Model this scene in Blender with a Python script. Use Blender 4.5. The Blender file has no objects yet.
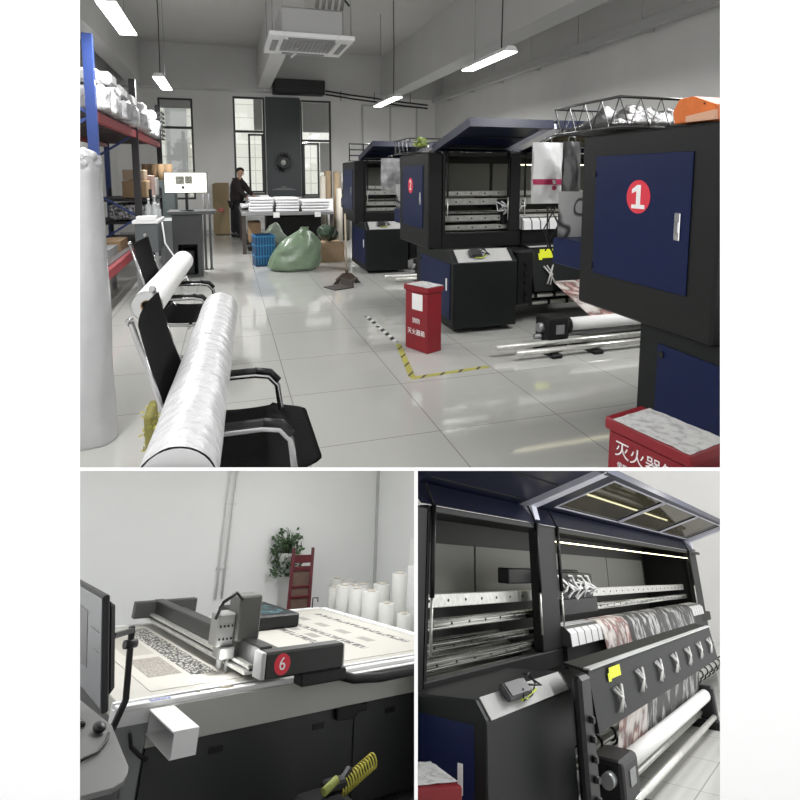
import bpy, bmesh, math, random
from mathutils import Matrix, Vector, noise
random.seed(7)
PI = math.pi
SC = bpy.context.scene
COL = SC.collection
# ------------------------------------------------------------------ camera
F, PX, PY, EYE = 560.0, 400.0, 240.0, Vector((0, 0, 1.5))
YAW, PITCH = 0.297803, 0.113792          # heading right of the hall's long axis, tilt down
_r = Vector((math.cos(YAW), -math.sin(YAW), 0))
_h = Vector((math.sin(YAW), math.cos(YAW), 0))
_f = _h * math.cos(PITCH) + Vector((0, 0, -math.sin(PITCH)))
_u = _r.cross(_f)
CAMROT = Matrix((_r, _u, -_f)).transposed()
cam = bpy.data.objects.new('camera', bpy.data.cameras.new('camera'))
COL.objects.link(cam)
cam.matrix_world = Matrix.Translation(EYE) @ CAMROT.to_4x4()
cam.data.sensor_width = 36.0
cam.data.lens = F / 800 * 36
cam.data.shift_y = (PY - 400) / 800
cam.data.clip_start = 0.05
cam.data.clip_end = 200
SC.camera = cam
def sight(u, v):
    return CAMROT @ Vector(((u - PX) / F, -(v - PY) / F, -1.0))
# ------------------------------------------------------------------ materials
MATS = {}
def mat(name, col, rough=.5, metal=0., noise_amt=0., nscale=8., emit=0., alpha=1., trans=0., bump=0., bscale=30., coat=0., spec=.5):
    if name in MATS: return MATS[name]
    m = bpy.data.materials.new(name); m.use_nodes = True
    nt = m.node_tree; b = nt.nodes['Principled BSDF']
    c = (col[0], col[1], col[2], 1)
    b.inputs['Base Color'].default_value = c
    b.inputs['Roughness'].default_value = rough
    b.inputs['Metallic'].default_value = metal
    b.inputs['Specular IOR Level'].default_value = spec
    if coat: b.inputs['Coat Weight'].default_value = coat
    if trans: b.inputs['Transmission Weight'].default_value = trans
    if alpha < 1: b.inputs['Alpha'].default_value = alpha
    if emit:
        b.inputs['Emission Color'].default_value = c; b.inputs['Emission Strength'].default_value = emit
    if noise_amt or bump:
        tc = nt.nodes.new('ShaderNodeTexCoord'); nz = nt.nodes.new('ShaderNodeTexNoise')
        nz.inputs['Scale'].default_value = nscale; nz.inputs['Detail'].default_value = 5
        nt.links.new(tc.outputs['Object'], nz.inputs['Vector'])
        if noise_amt:
            mr = nt.nodes.new('ShaderNodeMapRange')
            mr.inputs['From Min'].default_value = .3; mr.inputs['From Max'].default_value = .7
            mr.inputs['To Min'].default_value = 1 - noise_amt; mr.inputs['To Max'].default_value = 1 + noise_amt
            nt.links.new(nz.outputs['Fac'], mr.inputs['Value'])
            mx = nt.nodes.new('ShaderNodeVectorMath'); mx.operation = 'SCALE'
            mx.inputs[0].default_value = col[:3]
            nt.links.new(mr.outputs['Result'], mx.inputs['Scale'])
            nt.links.new(mx.outputs['Vector'], b.inputs['Base Color'])
        if bump:
            n2 = nt.nodes.new('ShaderNodeTexNoise'); n2.inputs['Scale'].default_value = bscale; n2.inputs['Detail'].default_value = 6
            nt.links.new(tc.outputs['Object'], n2.inputs['Vector'])
            bp = nt.nodes.new('ShaderNodeBump'); bp.inputs['Strength'].default_value = bump; bp.inputs['Distance'].default_value = .02
            nt.links.new(n2.outputs['Fac'], bp.inputs['Height']); nt.links.new(bp.outputs['Normal'], b.inputs['Normal'])
    MATS[name] = m; return m
def brickmat(name, c1, c2, cm, w, h, mortar, rough=.5, rot=(0, 0, 0), off=(0, 0, 0), offset=0., noise_amt=0., spec=.5):
    m = bpy.data.materials.new(name); m.use_nodes = True
    nt = m.node_tree; b = nt.nodes['Principled BSDF']
    tc = nt.nodes.new('ShaderNodeTexCoord'); mp = nt.nodes.new('ShaderNodeMapping')
    mp.inputs['Location'].default_value = off; mp.inputs['Rotation'].default_value = rot
    br = nt.nodes.new('ShaderNodeTexBrick'); br.offset = offset; br.squash = 1
    br.inputs['Color1'].default_value = (*c1, 1); br.inputs['Color2'].default_value = (*c2, 1); br.inputs['Mortar'].default_value = (*cm, 1)
    br.inputs['Scale'].default_value = 1; br.inputs['Mortar Size'].default_value = mortar; br.inputs['Mortar Smooth'].default_value = .3
    br.inputs['Brick Width'].default_value = w; br.inputs['Row Height'].default_value = h
    nt.links.new(tc.outputs['Object'], mp.inputs['Vector']); nt.links.new(mp.outputs['Vector'], br.inputs['Vector'])
    nt.links.new(br.outputs['Color'], b.inputs['Base Color'])
    b.inputs['Roughness'].default_value = rough; b.inputs['Specular IOR Level'].default_value = spec
    MATS[name] = m; return m
def rampmat(name, stops, scale=10., kind='NOISE', rough=.6, stretch=(1, 1, 1), detail=4.):
    m = bpy.data.materials.new(name); m.use_nodes = True
    nt = m.node_tree; b = nt.nodes['Principled BSDF']
    tc = nt.nodes.new('ShaderNodeTexCoord'); mp = nt.nodes.new('ShaderNodeMapping'); mp.inputs['Scale'].default_value = stretch
    if kind == 'NOISE':
        t = nt.nodes.new('ShaderNodeTexNoise'); t.inputs['Detail'].default_value = detail; out = t.outputs['Fac']
    else:
        t = nt.nodes.new('ShaderNodeTexVoronoi'); t.feature = 'DISTANCE_TO_EDGE'; out = t.outputs['Distance']
    t.inputs['Scale'].default_value = scale
    cr = nt.nodes.new('ShaderNodeValToRGB'); e = cr.color_ramp.elements
    while len(e) < len(stops): e.new(.5)
    for i, (p, c) in enumerate(stops): e[i].position = p; e[i].color = (*c, 1)
    nt.links.new(tc.outputs['Object'], mp.inputs['Vector']); nt.links.new(mp.outputs['Vector'], t.inputs['Vector'])
    nt.links.new(out, cr.inputs['Fac']); nt.links.new(cr.outputs['Color'], b.inputs['Base Color'])
    b.inputs['Roughness'].default_value = rough
    MATS[name] = m; return m
def panemat(name, tint, refl=.08, alpha=.0, bodycol=(1, 1, 1)):
    m = bpy.data.materials.new(name); m.use_nodes = True
    nt = m.node_tree; nt.nodes.clear()
    o = nt.nodes.new('ShaderNodeOutputMaterial'); tr = nt.nodes.new('ShaderNodeBsdfTransparent'); tr.inputs['Color'].default_value = (*tint, 1)
    gl = nt.nodes.new('ShaderNodeBsdfGlossy'); gl.inputs['Roughness'].default_value = .03
    mx = nt.nodes.new('ShaderNodeMixShader'); mx.inputs['Fac'].default_value = refl
    nt.links.new(tr.outputs[0], mx.inputs[1]); nt.links.new(gl.outputs[0], mx.inputs[2])
    last = mx
    if alpha:
        df = nt.nodes.new('ShaderNodeBsdfDiffuse'); df.inputs['Color'].default_value = (*bodycol, 1)
        m2 = nt.nodes.new('ShaderNodeMixShader'); m2.inputs['Fac'].default_value = alpha
        nt.links.new(mx.outputs[0], m2.inputs[1]); nt.links.new(df.outputs[0], m2.inputs[2]); last = m2
    nt.links.new(last.outputs[0], o.inputs['Surface'])
    MATS[name] = m; return m
plaster = mat('white plaster', (.82, .82, .82), .9)
hallwall = mat('hall wall paint', (.76, .755, .74), .85, noise_amt=.03, nscale=1.5)
ceilm = mat('ceiling paint', (.56, .55, .53), .9, noise_amt=.03, nscale=1.5)
charcoal = mat('charcoal powder coat', (.0105, .0110, .0108), .5, noise_amt=.1, nscale=40, spec=.28)
charcoal2 = mat('charcoal panel', (.0085, .0105, .0100), .5, noise_amt=.06, nscale=30, spec=.26)
black = mat('black plastic', (.007, .007, .008), .45, spec=.4)
blackm = mat('black rubber', (.02, .02, .02), .7)
navy = mat('navy panel', (.0040, .0105, .056), .45, noise_amt=.05, nscale=20, spec=.25)
navylid = mat('navy lid', (.007, .010, .034), .4, spec=.35)
silver = mat('brushed aluminium', (.66, .66, .62), .28, metal=.6, noise_amt=.15, nscale=25)
chrome = mat('chrome', (.75, .75, .75), .15, metal=1.)
steel = mat('grey steel', (.33, .34, .34), .4, metal=.6)
white = mat('white plastic', (.80, .80, .80), .4)
lilac = mat('pale lilac enamel', (.78, .78, .88), .4)
paper = mat('white paper', (.84, .84, .83), .7)
lgrey = mat('light grey metal', (.50, .51, .50), .5)
mgrey = mat('mid grey metal', (.24, .25, .25), .5)
redp = mat('red enamel', (.235, .008, .015), .4, noise_amt=.08, nscale=10)
badge = mat('red badge', (.72, .03, .055), .5)
wht = mat('white lettering', (.9, .9, .9), .6)
yellow = mat('yellow label', (.72, .78, .02), .5)
ytape = brickmat('yellow hazard tape', (.42, .40, .10), (.38, .36, .09), (.09, .08, .04), .11, 5, .012, .5, rot=(0, 0, .7))
ktape = brickmat('black and white hazard tape', (.03, .03, .03), (.03, .03, .03), (.6, .6, .58), .1, 5, .03, .5, rot=(0, 0, .7))
cardb = mat('brown cardboard', (.33, .22, .12), .8, noise_amt=.1, nscale=12)
wrap = mat('clear film over white', (.66, .66, .67), .22, bump=.8, bscale=16, spec=.6)
filmm = mat('cloudy stretch film', (.47, .47, .48), .25, bump=.35, bscale=9, noise_amt=.07, nscale=5)
crinkle = mat('crumpled clear plastic', (.40, .40, .41), .2, bump=.8, bscale=22, noise_amt=.3, nscale=14)
tilefloor = brickmat('glossy floor tile', (.48, .48, .455), (.47, .47, .445), (.26, .26, .25), .79, .79, .004, .06, off=(.423, .2, 0), spec=.9)
tilefloor2 = brickmat('pale floor tile', (.52, .52, .50), (.51, .51, .49), (.25, .25, .24), .9, .9, .006, .16)
lamp = mat('lit lamp tube', (1, 1, .98), .4, emit=9.)
ledm = mat('lit led strip', (1, .95, .60), .4, emit=4.)
skin = mat('skin', (.50, .30, .21), .55)
hairm = mat('black hair', (.006, .006, .005), .6)
coatm = mat('dark brown jacket', (.018, .012, .012), .8)
trous = mat('black trousers', (.010, .010, .011), .8)
glass = panemat('window glass', (.93, .95, .95), .07)
dglass = panemat('smoked lid glass', (.36, .34, .27), .30, .10, (.10, .095, .075))
cfilm = panemat('thin clear film', (.9, .9, .9), .25, .35, (.8, .8, .8))
# ------------------------------------------------------------------ mesh builder
class G:
    def __init__(s): s.bm = bmesh.new()
    def _fin(s, vs, m, smooth=False, b=0., seg=1):
        fs = set()
        for v in vs:
            for f in v.link_faces: fs.add(f)
        for f in fs: f.material_index = m; f.smooth = smooth
        if b > 0:
            es = set()
            for f in fs:
                for e in f.edges: es.add(e)
            r = bmesh.ops.bevel(s.bm, geom=list(es), offset=b, segments=seg, profile=.5, affect='EDGES', clamp_overlap=True)
            for f in r['faces']: f.material_index = m
    def box(s, lo, hi, b=0., m=0, seg=1):
        r = bmesh.ops.create_cube(s.bm, size=1)
        c = [(a + q) / 2 for a, q in zip(lo, hi)]; d = [abs(q - a) for a, q in zip(lo, hi)]
        bmesh.ops.transform(s.bm, matrix=Matrix.Translation(c) @ Matrix.Diagonal((*d, 1)), verts=r['verts'])
        s._fin(r['verts'], m, False, b, seg); return s
    def rbox(s, c, d, rot=(0, 0, 0), b=0., m=0, seg=1):
        from mathutils import Euler
        r = bmesh.ops.create_cube(s.bm, size=1)
        bmesh.ops.transform(s.bm, matrix=Matrix.Translation(c) @ Euler(rot).to_matrix().to_4x4() @ Matrix.Diagonal((*d, 1)), verts=r['verts'])
        s._fin(r['verts'], m, False, b, seg); return s
    def bar(s, p0, p1, w, h, m=0, up=(0, 0, 1), b=0.):
        p0, p1 = Vector(p0), Vector(p1); z = (p1 - p0); L = z.length; z.normalize()
        x = Vector(up).cross(z)
        if x.length < 1e-4: x = Vector((1, 0, 0)).cross(z)
        x.normalize(); y = z.cross(x)
        r = bmesh.ops.create_cube(s.bm, size=1)
        mx = Matrix((x, y, z)).transposed().to_4x4(); mx.translation = (p0 + p1) / 2
        bmesh.ops.transform(s.bm, matrix=mx @ Matrix.Diagonal((w, h, L, 1)), verts=r['verts'])
        s._fin(r['verts'], m, False, b); return s
    def cyl(s, p0, p1, r, r1=None, n=16, m=0, caps=True):
        p0, p1 = Vector(p0), Vector(p1); z = p1 - p0; L = z.length
        q = bmesh.ops.create_cone(s.bm, cap_ends=caps, segments=n, radius1=r, radius2=r if r1 is None else r1, depth=L)
        mx = Vector((0, 0, 1)).rotation_difference(z.normalized()).to_matrix().to_4x4(); mx.translation = (p0 + p1) / 2
        bmesh.ops.transform(s.bm, matrix=mx, verts=q['verts'])
        fs = {f for v in q['verts'] for f in v.link_faces}
        for f in fs: f.material_index = m; f.smooth = len(f.verts) == 4
        return s
    def ring(s, p0, p1, ro, ri, n=24, m=0):
        """hollow tube with open ends"""
        p0, p1 = Vector(p0), Vector(p1); z = (p1 - p0).normalized()
        x = z.orthogonal().normalized(); y = z.cross(x); V = []
        for p in (p0, p1):
            for r in (ro, ri):
                V.append([s.bm.verts.new(p + (x * math.cos(2 * PI * k / n) + y * math.sin(2 * PI * k / n)) * r) for k in range(n)])
        for a, b_ in ((0, 2), (2, 3), (3, 1), (1, 0)):
            for k in range(n):
                f = s.bm.faces.new((V[a][k], V[a][(k + 1) % n], V[b_][(k + 1) % n], V[b_][k])); f.material_index = m
                f.smooth = (a, b_) in ((0, 2), (3, 1))
        return s
    def tube(s, pts, r, n=8, m=0, closed=False, rr=None):
        pts = [Vector(p) for p in pts]; N = len(pts); rings = []
        pd = None
        for i, p in enumerate(pts):
            if closed: d = pts[(i + 1) % N] - pts[i - 1]
            else: d = pts[min(i + 1, N - 1)] - pts[max(i - 1, 0)]
            d.normalize()
            if pd is None: x = d.orthogonal().normalized()
            else:
                x = x - d * x.dot(d)
                x = x.normalized() if x.length > 1e-5 else d.orthogonal().normalized()
            pd = d; y = d.cross(x); q = rr[i] if rr else r
            rings.append([s.bm.verts.new(p + (x * math.cos(2 * PI * k / n) + y * math.sin(2 * PI * k / n)) * q) for k in range(n)])
        for i in range(N if closed else N - 1):
            A, B = rings[i], rings[(i + 1) % N]
            for k in range(n):
                f = s.bm.faces.new((A[k], A[(k + 1) % n], B[(k + 1) % n], B[k])); f.smooth = True; f.material_index = m
        if not closed:
            for R in (rings[0][::-1], rings[-1]):
                f = s.bm.faces.new(R); f.material_index = m
        return s
    def prism(s, poly, axis, lo, hi, m=0, b=0.):
        o = [i for i in range(3) if i != axis]
        def P(q, t):
            v = [0, 0, 0]; v[o[0]], v[o[1]] = q; v[axis] = t; return v
        A = [s.bm.verts.new(P(q, lo)) for q in poly]; B = [s.bm.verts.new(P(q, hi)) for q in poly]
        n = len(poly)
        s.bm.faces.new(A); s.bm.faces.new(B[::-1])
        for k in range(n): s.bm.faces.new((A[k], B[k], B[(k + 1) % n], A[(k + 1) % n]))
        fs = {f for v in A + B for f in v.link_faces}
        bmesh.ops.recalc_face_normals(s.bm, faces=list(fs))
        s._fin(A + B, m, False, b); return s
    def quad(s, pts, m=0):
        f = s.bm.faces.new([s.bm.verts.new(p) for p in pts]); f.material_index = m; return s
    def ball(s, c, r, m=0, sub=2, rot=None):
        q = bmesh.ops.create_icosphere(s.bm, subdivisions=sub, radius=1)
        d = r if hasattr(r, '__len__') else (r, r, r)
        mx = Matrix.Translation(c) @ (rot.to_4x4() if rot else Matrix()) @ Matrix.Diagonal((*d, 1))
        bmesh.ops.transform(s.bm, matrix=mx, verts=q['verts']); s._fin(q['verts'], m, True); return s
    def sheet(s, fn, nu, nv, m=0, smooth=True, thick=0.):
        V = [[s.bm.verts.new(fn(i / nu, j / nv)) for j in range(nv + 1)] for i in range(nu + 1)]
        for i in range(nu):
            for j in range(nv):
                f = s.bm.faces.new((V[i][j], V[i + 1][j], V[i + 1][j + 1], V[i][j + 1])); f.smooth = smooth; f.material_index = m
        if thick:
            fs = {f for r in V for v in r for f in v.link_faces}
            bmesh.ops.solidify(s.bm, geom=list(fs), thickness=thick)
        return s
    def lathe(s, prof, c, n=20, m=0):
        R = [[s.bm.verts.new((c[0] + r * math.cos(2 * PI * k / n), c[1] + r * math.sin(2 * PI * k / n), c[2] + z)) for k in range(n)] for r, z in prof]
        for a, b_ in zip(R, R[1:]):
            for k in range(n):
                f = s.bm.faces.new((a[k], a[(k + 1) % n], b_[(k + 1) % n], b_[k])); f.smooth = True; f.material_index = m
        for q in (R[0][::-1], R[-1]):
            f = s.bm.faces.new(q); f.material_index = m
        return s
    def jitter(s, amp, sc, seed=0.):
        for v in s.bm.verts:
            v.co += noise.noise_vector(v.co * sc + Vector((seed, seed * 1.7, seed * .3))) * amp
        return s
    def sub(s, cuts=1):
        bmesh.ops.subdivide_edges(s.bm, edges=s.bm.edges[:], cuts=cuts, use_grid_fill=True); return s
    def smooth(s):
        for f in s.bm.faces: f.smooth = True
        return s
    def out(s, name, mats, parent=None, label=None):
        me = bpy.data.meshes.new(name); s.bm.to_mesh(me); s.bm.free()
        for m in (mats if isinstance(mats, (list, tuple)) else [mats]): me.materials.append(m)
        o = bpy.data.objects.new(name, me); COL.objects.link(o)
        if parent: o.parent = parent
        if label: o['label'] = label
        return o
# ------------------------------------------------------------------ scene structure
RM = Matrix()                      # frame of the room being built
ROOM = 'hall'; MEMBERS = {}
def place(o, loc=(0, 0, 0), rz=0.):
    o.matrix_world = RM @ Matrix.Translation(loc) @ Matrix.Rotation(rz, 4, 'Z')
    MEMBERS.setdefault(ROOM, []).append(o); return o
def tag(o, label, cat, group=None):
    o['label'] = label; o['category'] = cat; o['kind'] = 'thing'
    if group: o['group'] = group
    return o
def thing(name, label, cat, loc=(0, 0, 0), rz=0., group=None):
    o = bpy.data.objects.new(name, None); COL.objects.link(o); o.empty_display_size = .1
    return place(tag(o, label, cat, group), loc, rz)
def single(name, g, mats, label, cat, loc=(0, 0, 0), rz=0., group=None):
    return place(tag(g.out(name, mats), label, cat, group), loc, rz)
def struct(name, g, mats, loc=(0, 0, 0), parent=None):
    o = g.out(name, mats, parent)
    if parent is None:
        o['kind'] = 'structure'; place(o, loc)
    return o
def dup(root, label=None, loc=(0, 0, 0), rz=0., group=None):
    def rec(o, p):
        c = o.copy(); COL.objects.link(c)
        if p is not None: c.parent = p
        for ch in o.children: rec(ch, c)
        return c
    r = rec(root, None)
    if label: r['label'] = label
    if group: r['group'] = group
    return place(r, loc, rz)
def text_mesh(body, size, depth=.0008):
    cu = bpy.data.curves.new('lettering', 'FONT'); cu.body = body; cu.size = size; cu.extrude = depth
    cu.align_x = 'CENTER'; cu.align_y = 'CENTER'
    o = bpy.data.objects.new('lettering', cu); COL.objects.link(o)
    me = bpy.data.meshes.new_from_object(o.evaluated_get(bpy.context.evaluated_depsgraph_get()))
    bpy.data.objects.remove(o); bpy.data.curves.remove(cu)
    return me
def lettering(name, body, size, m, parent, c, xdir, ydir, sx=1.):
    me = text_mesh(body, size); me.materials.clear(); me.materials.append(m)
    x, y = Vector(xdir).normalized(), Vector(ydir).normalized(); z = x.cross(y)
    mx = Matrix((x * sx, y, z)).transposed().to_4x4(); mx.translation = c
    me.transform(mx)
    o = bpy.data.objects.new(name, me); COL.objects.link(o); o.parent = parent; return o
def light(name, kind, loc, energy, size=None, rot=None, col=(1, 1, 1)):
    d = bpy.data.lights.new(name, kind); d.energy = energy; d.color = col
    if kind == 'AREA': d.shape = 'RECTANGLE'; d.size, d.size_y = size
    o = bpy.data.objects.new(name, d); COL.objects.link(o)
    o.matrix_world = RM @ Matrix.Translation(loc) @ (rot if rot else Matrix())
    return o
# ================================================================== white border around and between the three views, built as an added wall
DW = 1.2
def on_front(u, v, d):
    q = sight(u, v); return EYE + q * (d / q.dot(_h))
def make_border():
    us = [-900, 80, 414.2, 417.8, 720, 1700]; vs = [-700, -4, 467.4, 470.8, 806, 1500]
    def hole(i, j):
        if not (0 <= i < 5 and 0 <= j < 5): return True
        return (j == 1 and 1 <= i <= 3) or (j == 3 and i in (1, 3))
    g = G(); V = {}
    def P(i, j, k):
        if (i, j, k) not in V: V[i, j, k] = g.bm.verts.new(on_front(us[i], vs[j], DW + .012 * k))
        return V[i, j, k]
    for i in range(5):
        for j in range(5):
            if hole(i, j): continue
            for k in (0, 1):
                q = [P(i, j, k), P(i + 1, j, k), P(i + 1, j + 1, k), P(i, j + 1, k)]
                g.bm.faces.new(q if k else q[::-1])
            for di, dj, a, b in ((-1, 0, (0, 0), (0, 1)), (1, 0, (1, 0), (1, 1)), (0, -1, (0, 0), (1, 0)), (0, 1, (0, 1), (1, 1))):
                if hole(i + di, j + dj):
                    g.bm.faces.new([P(i + a[0], j + a[1], 0), P(i + b[0], j + b[1], 0), P(i + b[0], j + b[1], 1), P(i + a[0], j + a[1], 1)])
    bmesh.ops.recalc_face_normals(g.bm, faces=g.bm.faces[:])
    struct('border_wall', g, plaster)
make_border()
# the sill slab between hall and lower rooms, and the wall between the two lower rooms
nS = sight(-500, 469.1).cross(sight(1300, 469.1)).normalized()
if nS.z < 0: nS = -nS
nD = sight(416, -200).cross(sight(416, 1500)).normalized()
if nD.x < 0: nD = -nD
def y_on_sill(x, z):       # where the sill plane passes x, z
    return (-(x * nS.x) - (z - EYE.z) * nS.z) / nS.y
g = G()
A, B = on_front(-700, 469.1, DW + .012), on_front(1500, 469.1, DW + .012)
C1 = Vector((6.2, y_on_sill(6.2, -.02), -.02)); D1 = Vector((-3.2, y_on_sill(-3.2, -.02), -.02))
for k in (0, 1):
    q = [g.bm.verts.new(p + nS * .002 * k) for p in (A, B, C1, D1)]
    g.bm.faces.new(q if k == 0 else q[::-1])
struct('trim_1', g, plaster)
g = G()
A, B = on_front(416, 470, DW + .012), on_front(416, 1400, DW + .012)
P_ = [A, B, EYE + sight(416, 1400) * 9.0, EYE + sight(416, 471) * 11.5]
V0 = [g.bm.verts.new(p - nD * .0025) for p in P_]; V1 = [g.bm.verts.new(p + nD * .0025) for p in P_]
g.bm.faces.new(V0); g.bm.faces.new(V1[::-1])
for k in range(4): g.bm.faces.new((V0[k], V1[k], V1[(k + 1) % 4], V0[(k + 1) % 4]))
struct('wall_between', g, plaster)
# ================================================================== hall shell
XL, XR, YB, ZC = -2.6, 5.78, 15.4, 4.7
g = G()
top = [(XL - .1, y_on_sill(XL - .1, 0), 0), (XR + .1, y_on_sill(XR + .1, 0), 0), (XR + .1, YB + .1, 0), (XL - .1, YB + .1, 0)]
bot = [(x, y_on_sill(x, -.1) if k < 2 else y, -.1) for k, (x, y, z) in enumerate(top)]
T = [g.bm.verts.new(p) for p in top]; Bv = [g.bm.verts.new(p) for p in bot]
g.bm.faces.new(T); g.bm.faces.new(Bv[::-1])
for k in range(4): g.bm.faces.new((T[k], Bv[k], Bv[(k + 1) % 4], T[(k + 1) % 4]))
bmesh.ops.recalc_face_normals(g.bm, faces=g.bm.faces[:])
struct('floor', g, tilefloor)
struct('ceiling', G().box((XL - .1, .6, ZC), (XR + .1, YB + .1, ZC + .1)), ceilm)
struct('wall_left', G().box((XL - .1, .9, 0), (XL, YB + .1, ZC)), hallwall)
struct('wall_right', G().box((XR, .9, 0), (XR + .1, YB + .1, ZC)), hallwall)
# back wall with its window openings
WIN = [(-1.60, -.78, .9, 3.45), (.20, 1.00, 1.0, 3.55), (1.93, 2.76, .9, 3.52)]
g = G(); xs = [XL] + [q for w in WIN for q in w[:2]] + [XR]
for a, b in zip(xs[0::2], xs[1::2]): g.box((a, YB, 0), (b, YB + .12, ZC))
for x0, x1, z0, z1 in WIN:
    g.box((x0, YB, 0), (x1, YB + .12, z0)); g.box((x0, YB, z1), (x1, YB + .12, ZC))
struct('wall_back', g, hallwall)
# beams (the long beam at the right, the one over the air conditioner, the cross beam over the windows)
beamm = mat('beam paint', (.56, .56, .55), .9, noise_amt=.03, nscale=1.2)
struct('trim_2', G().box((XL, 14.95, 3.66), (XR, YB, ZC)), beamm)
struct('trim_3', G().box((.82, 8.2, 3.72), (1.12, 14.95, ZC)), beamm)
struct('trim_4', G().box((4.12, 1.2, 3.62), (4.52, 14.95, ZC)), beamm)
struct('trim_5', G().box((-2.2, 8.6, 3.72), (-1.9, 14.95, ZC)), beamm)
struct('trim_6', G().box((XL, YB - .03, 0), (XR, YB, .1)), lgrey)
darkfr = mat('dark window frame', (.03, .032, .032), .45)
blind = mat('grey blind', (.42, .42, .41), .8)
def window(n, x0, x1, z0, z1, zt, sash):
    f = struct('window_%d' % n, G().box((x0, YB + .02, z0), (x0 + .05, YB + .1, z1)).box((x1 - .05, YB + .02, z0), (x1, YB + .1, z1))
               .box((x0 + .05, YB + .02, z1 - .05), (x1 - .05, YB + .1, z1)).box((x0 + .05, YB + .02, z0), (x1 - .05, YB + .1, z0 + .05))
               .box((x0 + .05, YB + .02, zt - .03), (x1 - .05, YB + .1, zt + .03)), darkfr)
    struct('pane', G().box((x0 + .05, YB + .055, z0 + .05), (x1 - .05, YB + .061, zt - .03)), glass, parent=f)
    struct('pane', G().box((x0 + .05, YB + .055, zt + .03), (x1 - .05, YB + .061, z1 - .05)), glass, parent=f)
    if sash:
        a, b = sash
        struct('window_sash', G().box((a, YB - .02, z0 + .06), (a + .05, YB + .02, zt - .06)).box((b - .05, YB - .02, z0 + .06), (b, YB + .02, zt - .06))
               .box((a, YB - .02, zt - .11), (b, YB + .02, zt - .06)).box((a, YB - .02, z0 + .06), (b, YB + .02, z0 + .11)), darkfr, parent=f)
    return f
w = window(1, *WIN[0], 2.72, None)
struct('window_blind', G().box((WIN[0][0] + .05, YB + .03, 3.2), (WIN[0][1] - .05, YB + .045, 3.40)), blind, parent=w)
w = window(2, *WIN[1], 2.66, (.56, .95))
struct('window_blind', G().box((WIN[1][0] + .52, YB + .03, 2.70), (WIN[1][1] - .06, YB + .045, 3.5)), blind, parent=w)
w = window(3, *WIN[2], 2.45, (1.98, 2.42))
struct('window_blind', G().box((WIN[2][0] + .06, YB + .03, 2.68), (WIN[2][1] - .06, YB + .045, 3.46)), blind, parent=w)
struct('window_blind', G().box((2.45, YB + .03, 1.6), (WIN[2][1] - .06, YB + .045, 2.4)), blind, parent=w)
# dark wall panel between the windows and the pale frames further right
struct('trim_7', G().box((1.02, YB - .05, .95), (1.92, YB, 3.56)).box((1.07, YB - .06, 1.05), (1.87, YB - .05, 2.66)).box((1.07, YB - .06, 2.72), (1.87, YB - .05, 3.5)),
       mat('dark slate panel', (.050, .058, .062), .45))
g = G()
for x in (3.62, 4.42, 5.2): g.box((x, YB - .03, .2), (x + .04, YB, 3.45))
g.box((3.62, YB - .03, 3.42), (5.24, YB, 3.46))
struct('trim_8', g, lgrey)
# pale tiled facade across the yard, seen through the windows
facade = brickmat('pale facade panels', (.90, .88, .80), (.86, .84, .77), (.5, .49, .45), .9, .42, .012, .8, rot=(PI / 2, 0, 0))
struct('wall_outside', G().box((-5, 19.0, -1), (9, 19.2, 8)), facade)
struct('trim_9', G().box((-1.75, 18.7, -1), (-1.15, 18.995, 8)), mat('grey facade pier', (.30, .30, .29), .8))
# ================================================================== ceiling services
def lamp_fixture(loc, L, label, grp='suspended tube lamps', drop=1.4, rz=0.):
    t = thing('ceiling_lamp', label, 'lamp', loc, rz, grp)
    G().prism([(-.085, 0), (.085, 0), (.05, .06), (-.05, .06)], 1, -L / 2, L / 2).out('lamp_housing', white, t)
    G().box((-.078, -L / 2 + .01, -.012), (.078, L / 2 - .01, -.001)).out('diffuser', lamp, t)
    G().tube([(0, -L * .3, .06), (.01, -L * .3, drop * .5), (0, -L * .3, drop)], .008, 6).out('power_cord', blackm, t)
    G().cyl((0, L * .3, .06), (0, L * .3, drop), .006, n=6).out('hanger_rod', steel, t)
    return t
LAMPS = [((-.92, 5.95, 2.95), 1.15, 'large lit tube lamp nearest the top left corner, above the racking'),
         ((-.93, 9.9, 2.97), 1.3, 'small lit tube lamp hanging before the left window'),
         ((3.22, 6.70, 2.95), 1.28, 'lit tube lamp hanging from a black cord above the second printer'),
         ((3.02, 10.7, 2.93), 1.5, 'lit tube lamp furthest right at the back, before the cross beam'),]
for p, L, lb in LAMPS:
    lamp_fixture(p, L, lb, drop=(ZC if not 4.1 < p[0] < 4.5 else 3.6) - p[2] - .004)
for p in ((-.92, 2.6, 2.95), (3.22, 3.2, 2.95)):  # two unseen lamps added to brighten the near end of the hall
    lamp_fixture(p, 1.3, 'added tube lamp in line with the rows, out of the view above', drop=ZC - p[2] - .004)
for p, e in (((-.92, 5.95, 2.92), 60), ((-.93, 9.9, 2.94), 125), ((3.22, 6.75, 2.92), 60), ((3.02, 10.7, 2.9), 125), ((-.92, 2.6, 2.92), 45), ((3.22, 3.2, 2.92), 60)):
    light('lamp_light', 'AREA', p, e * 1.0, (.15, 1.2))
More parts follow.
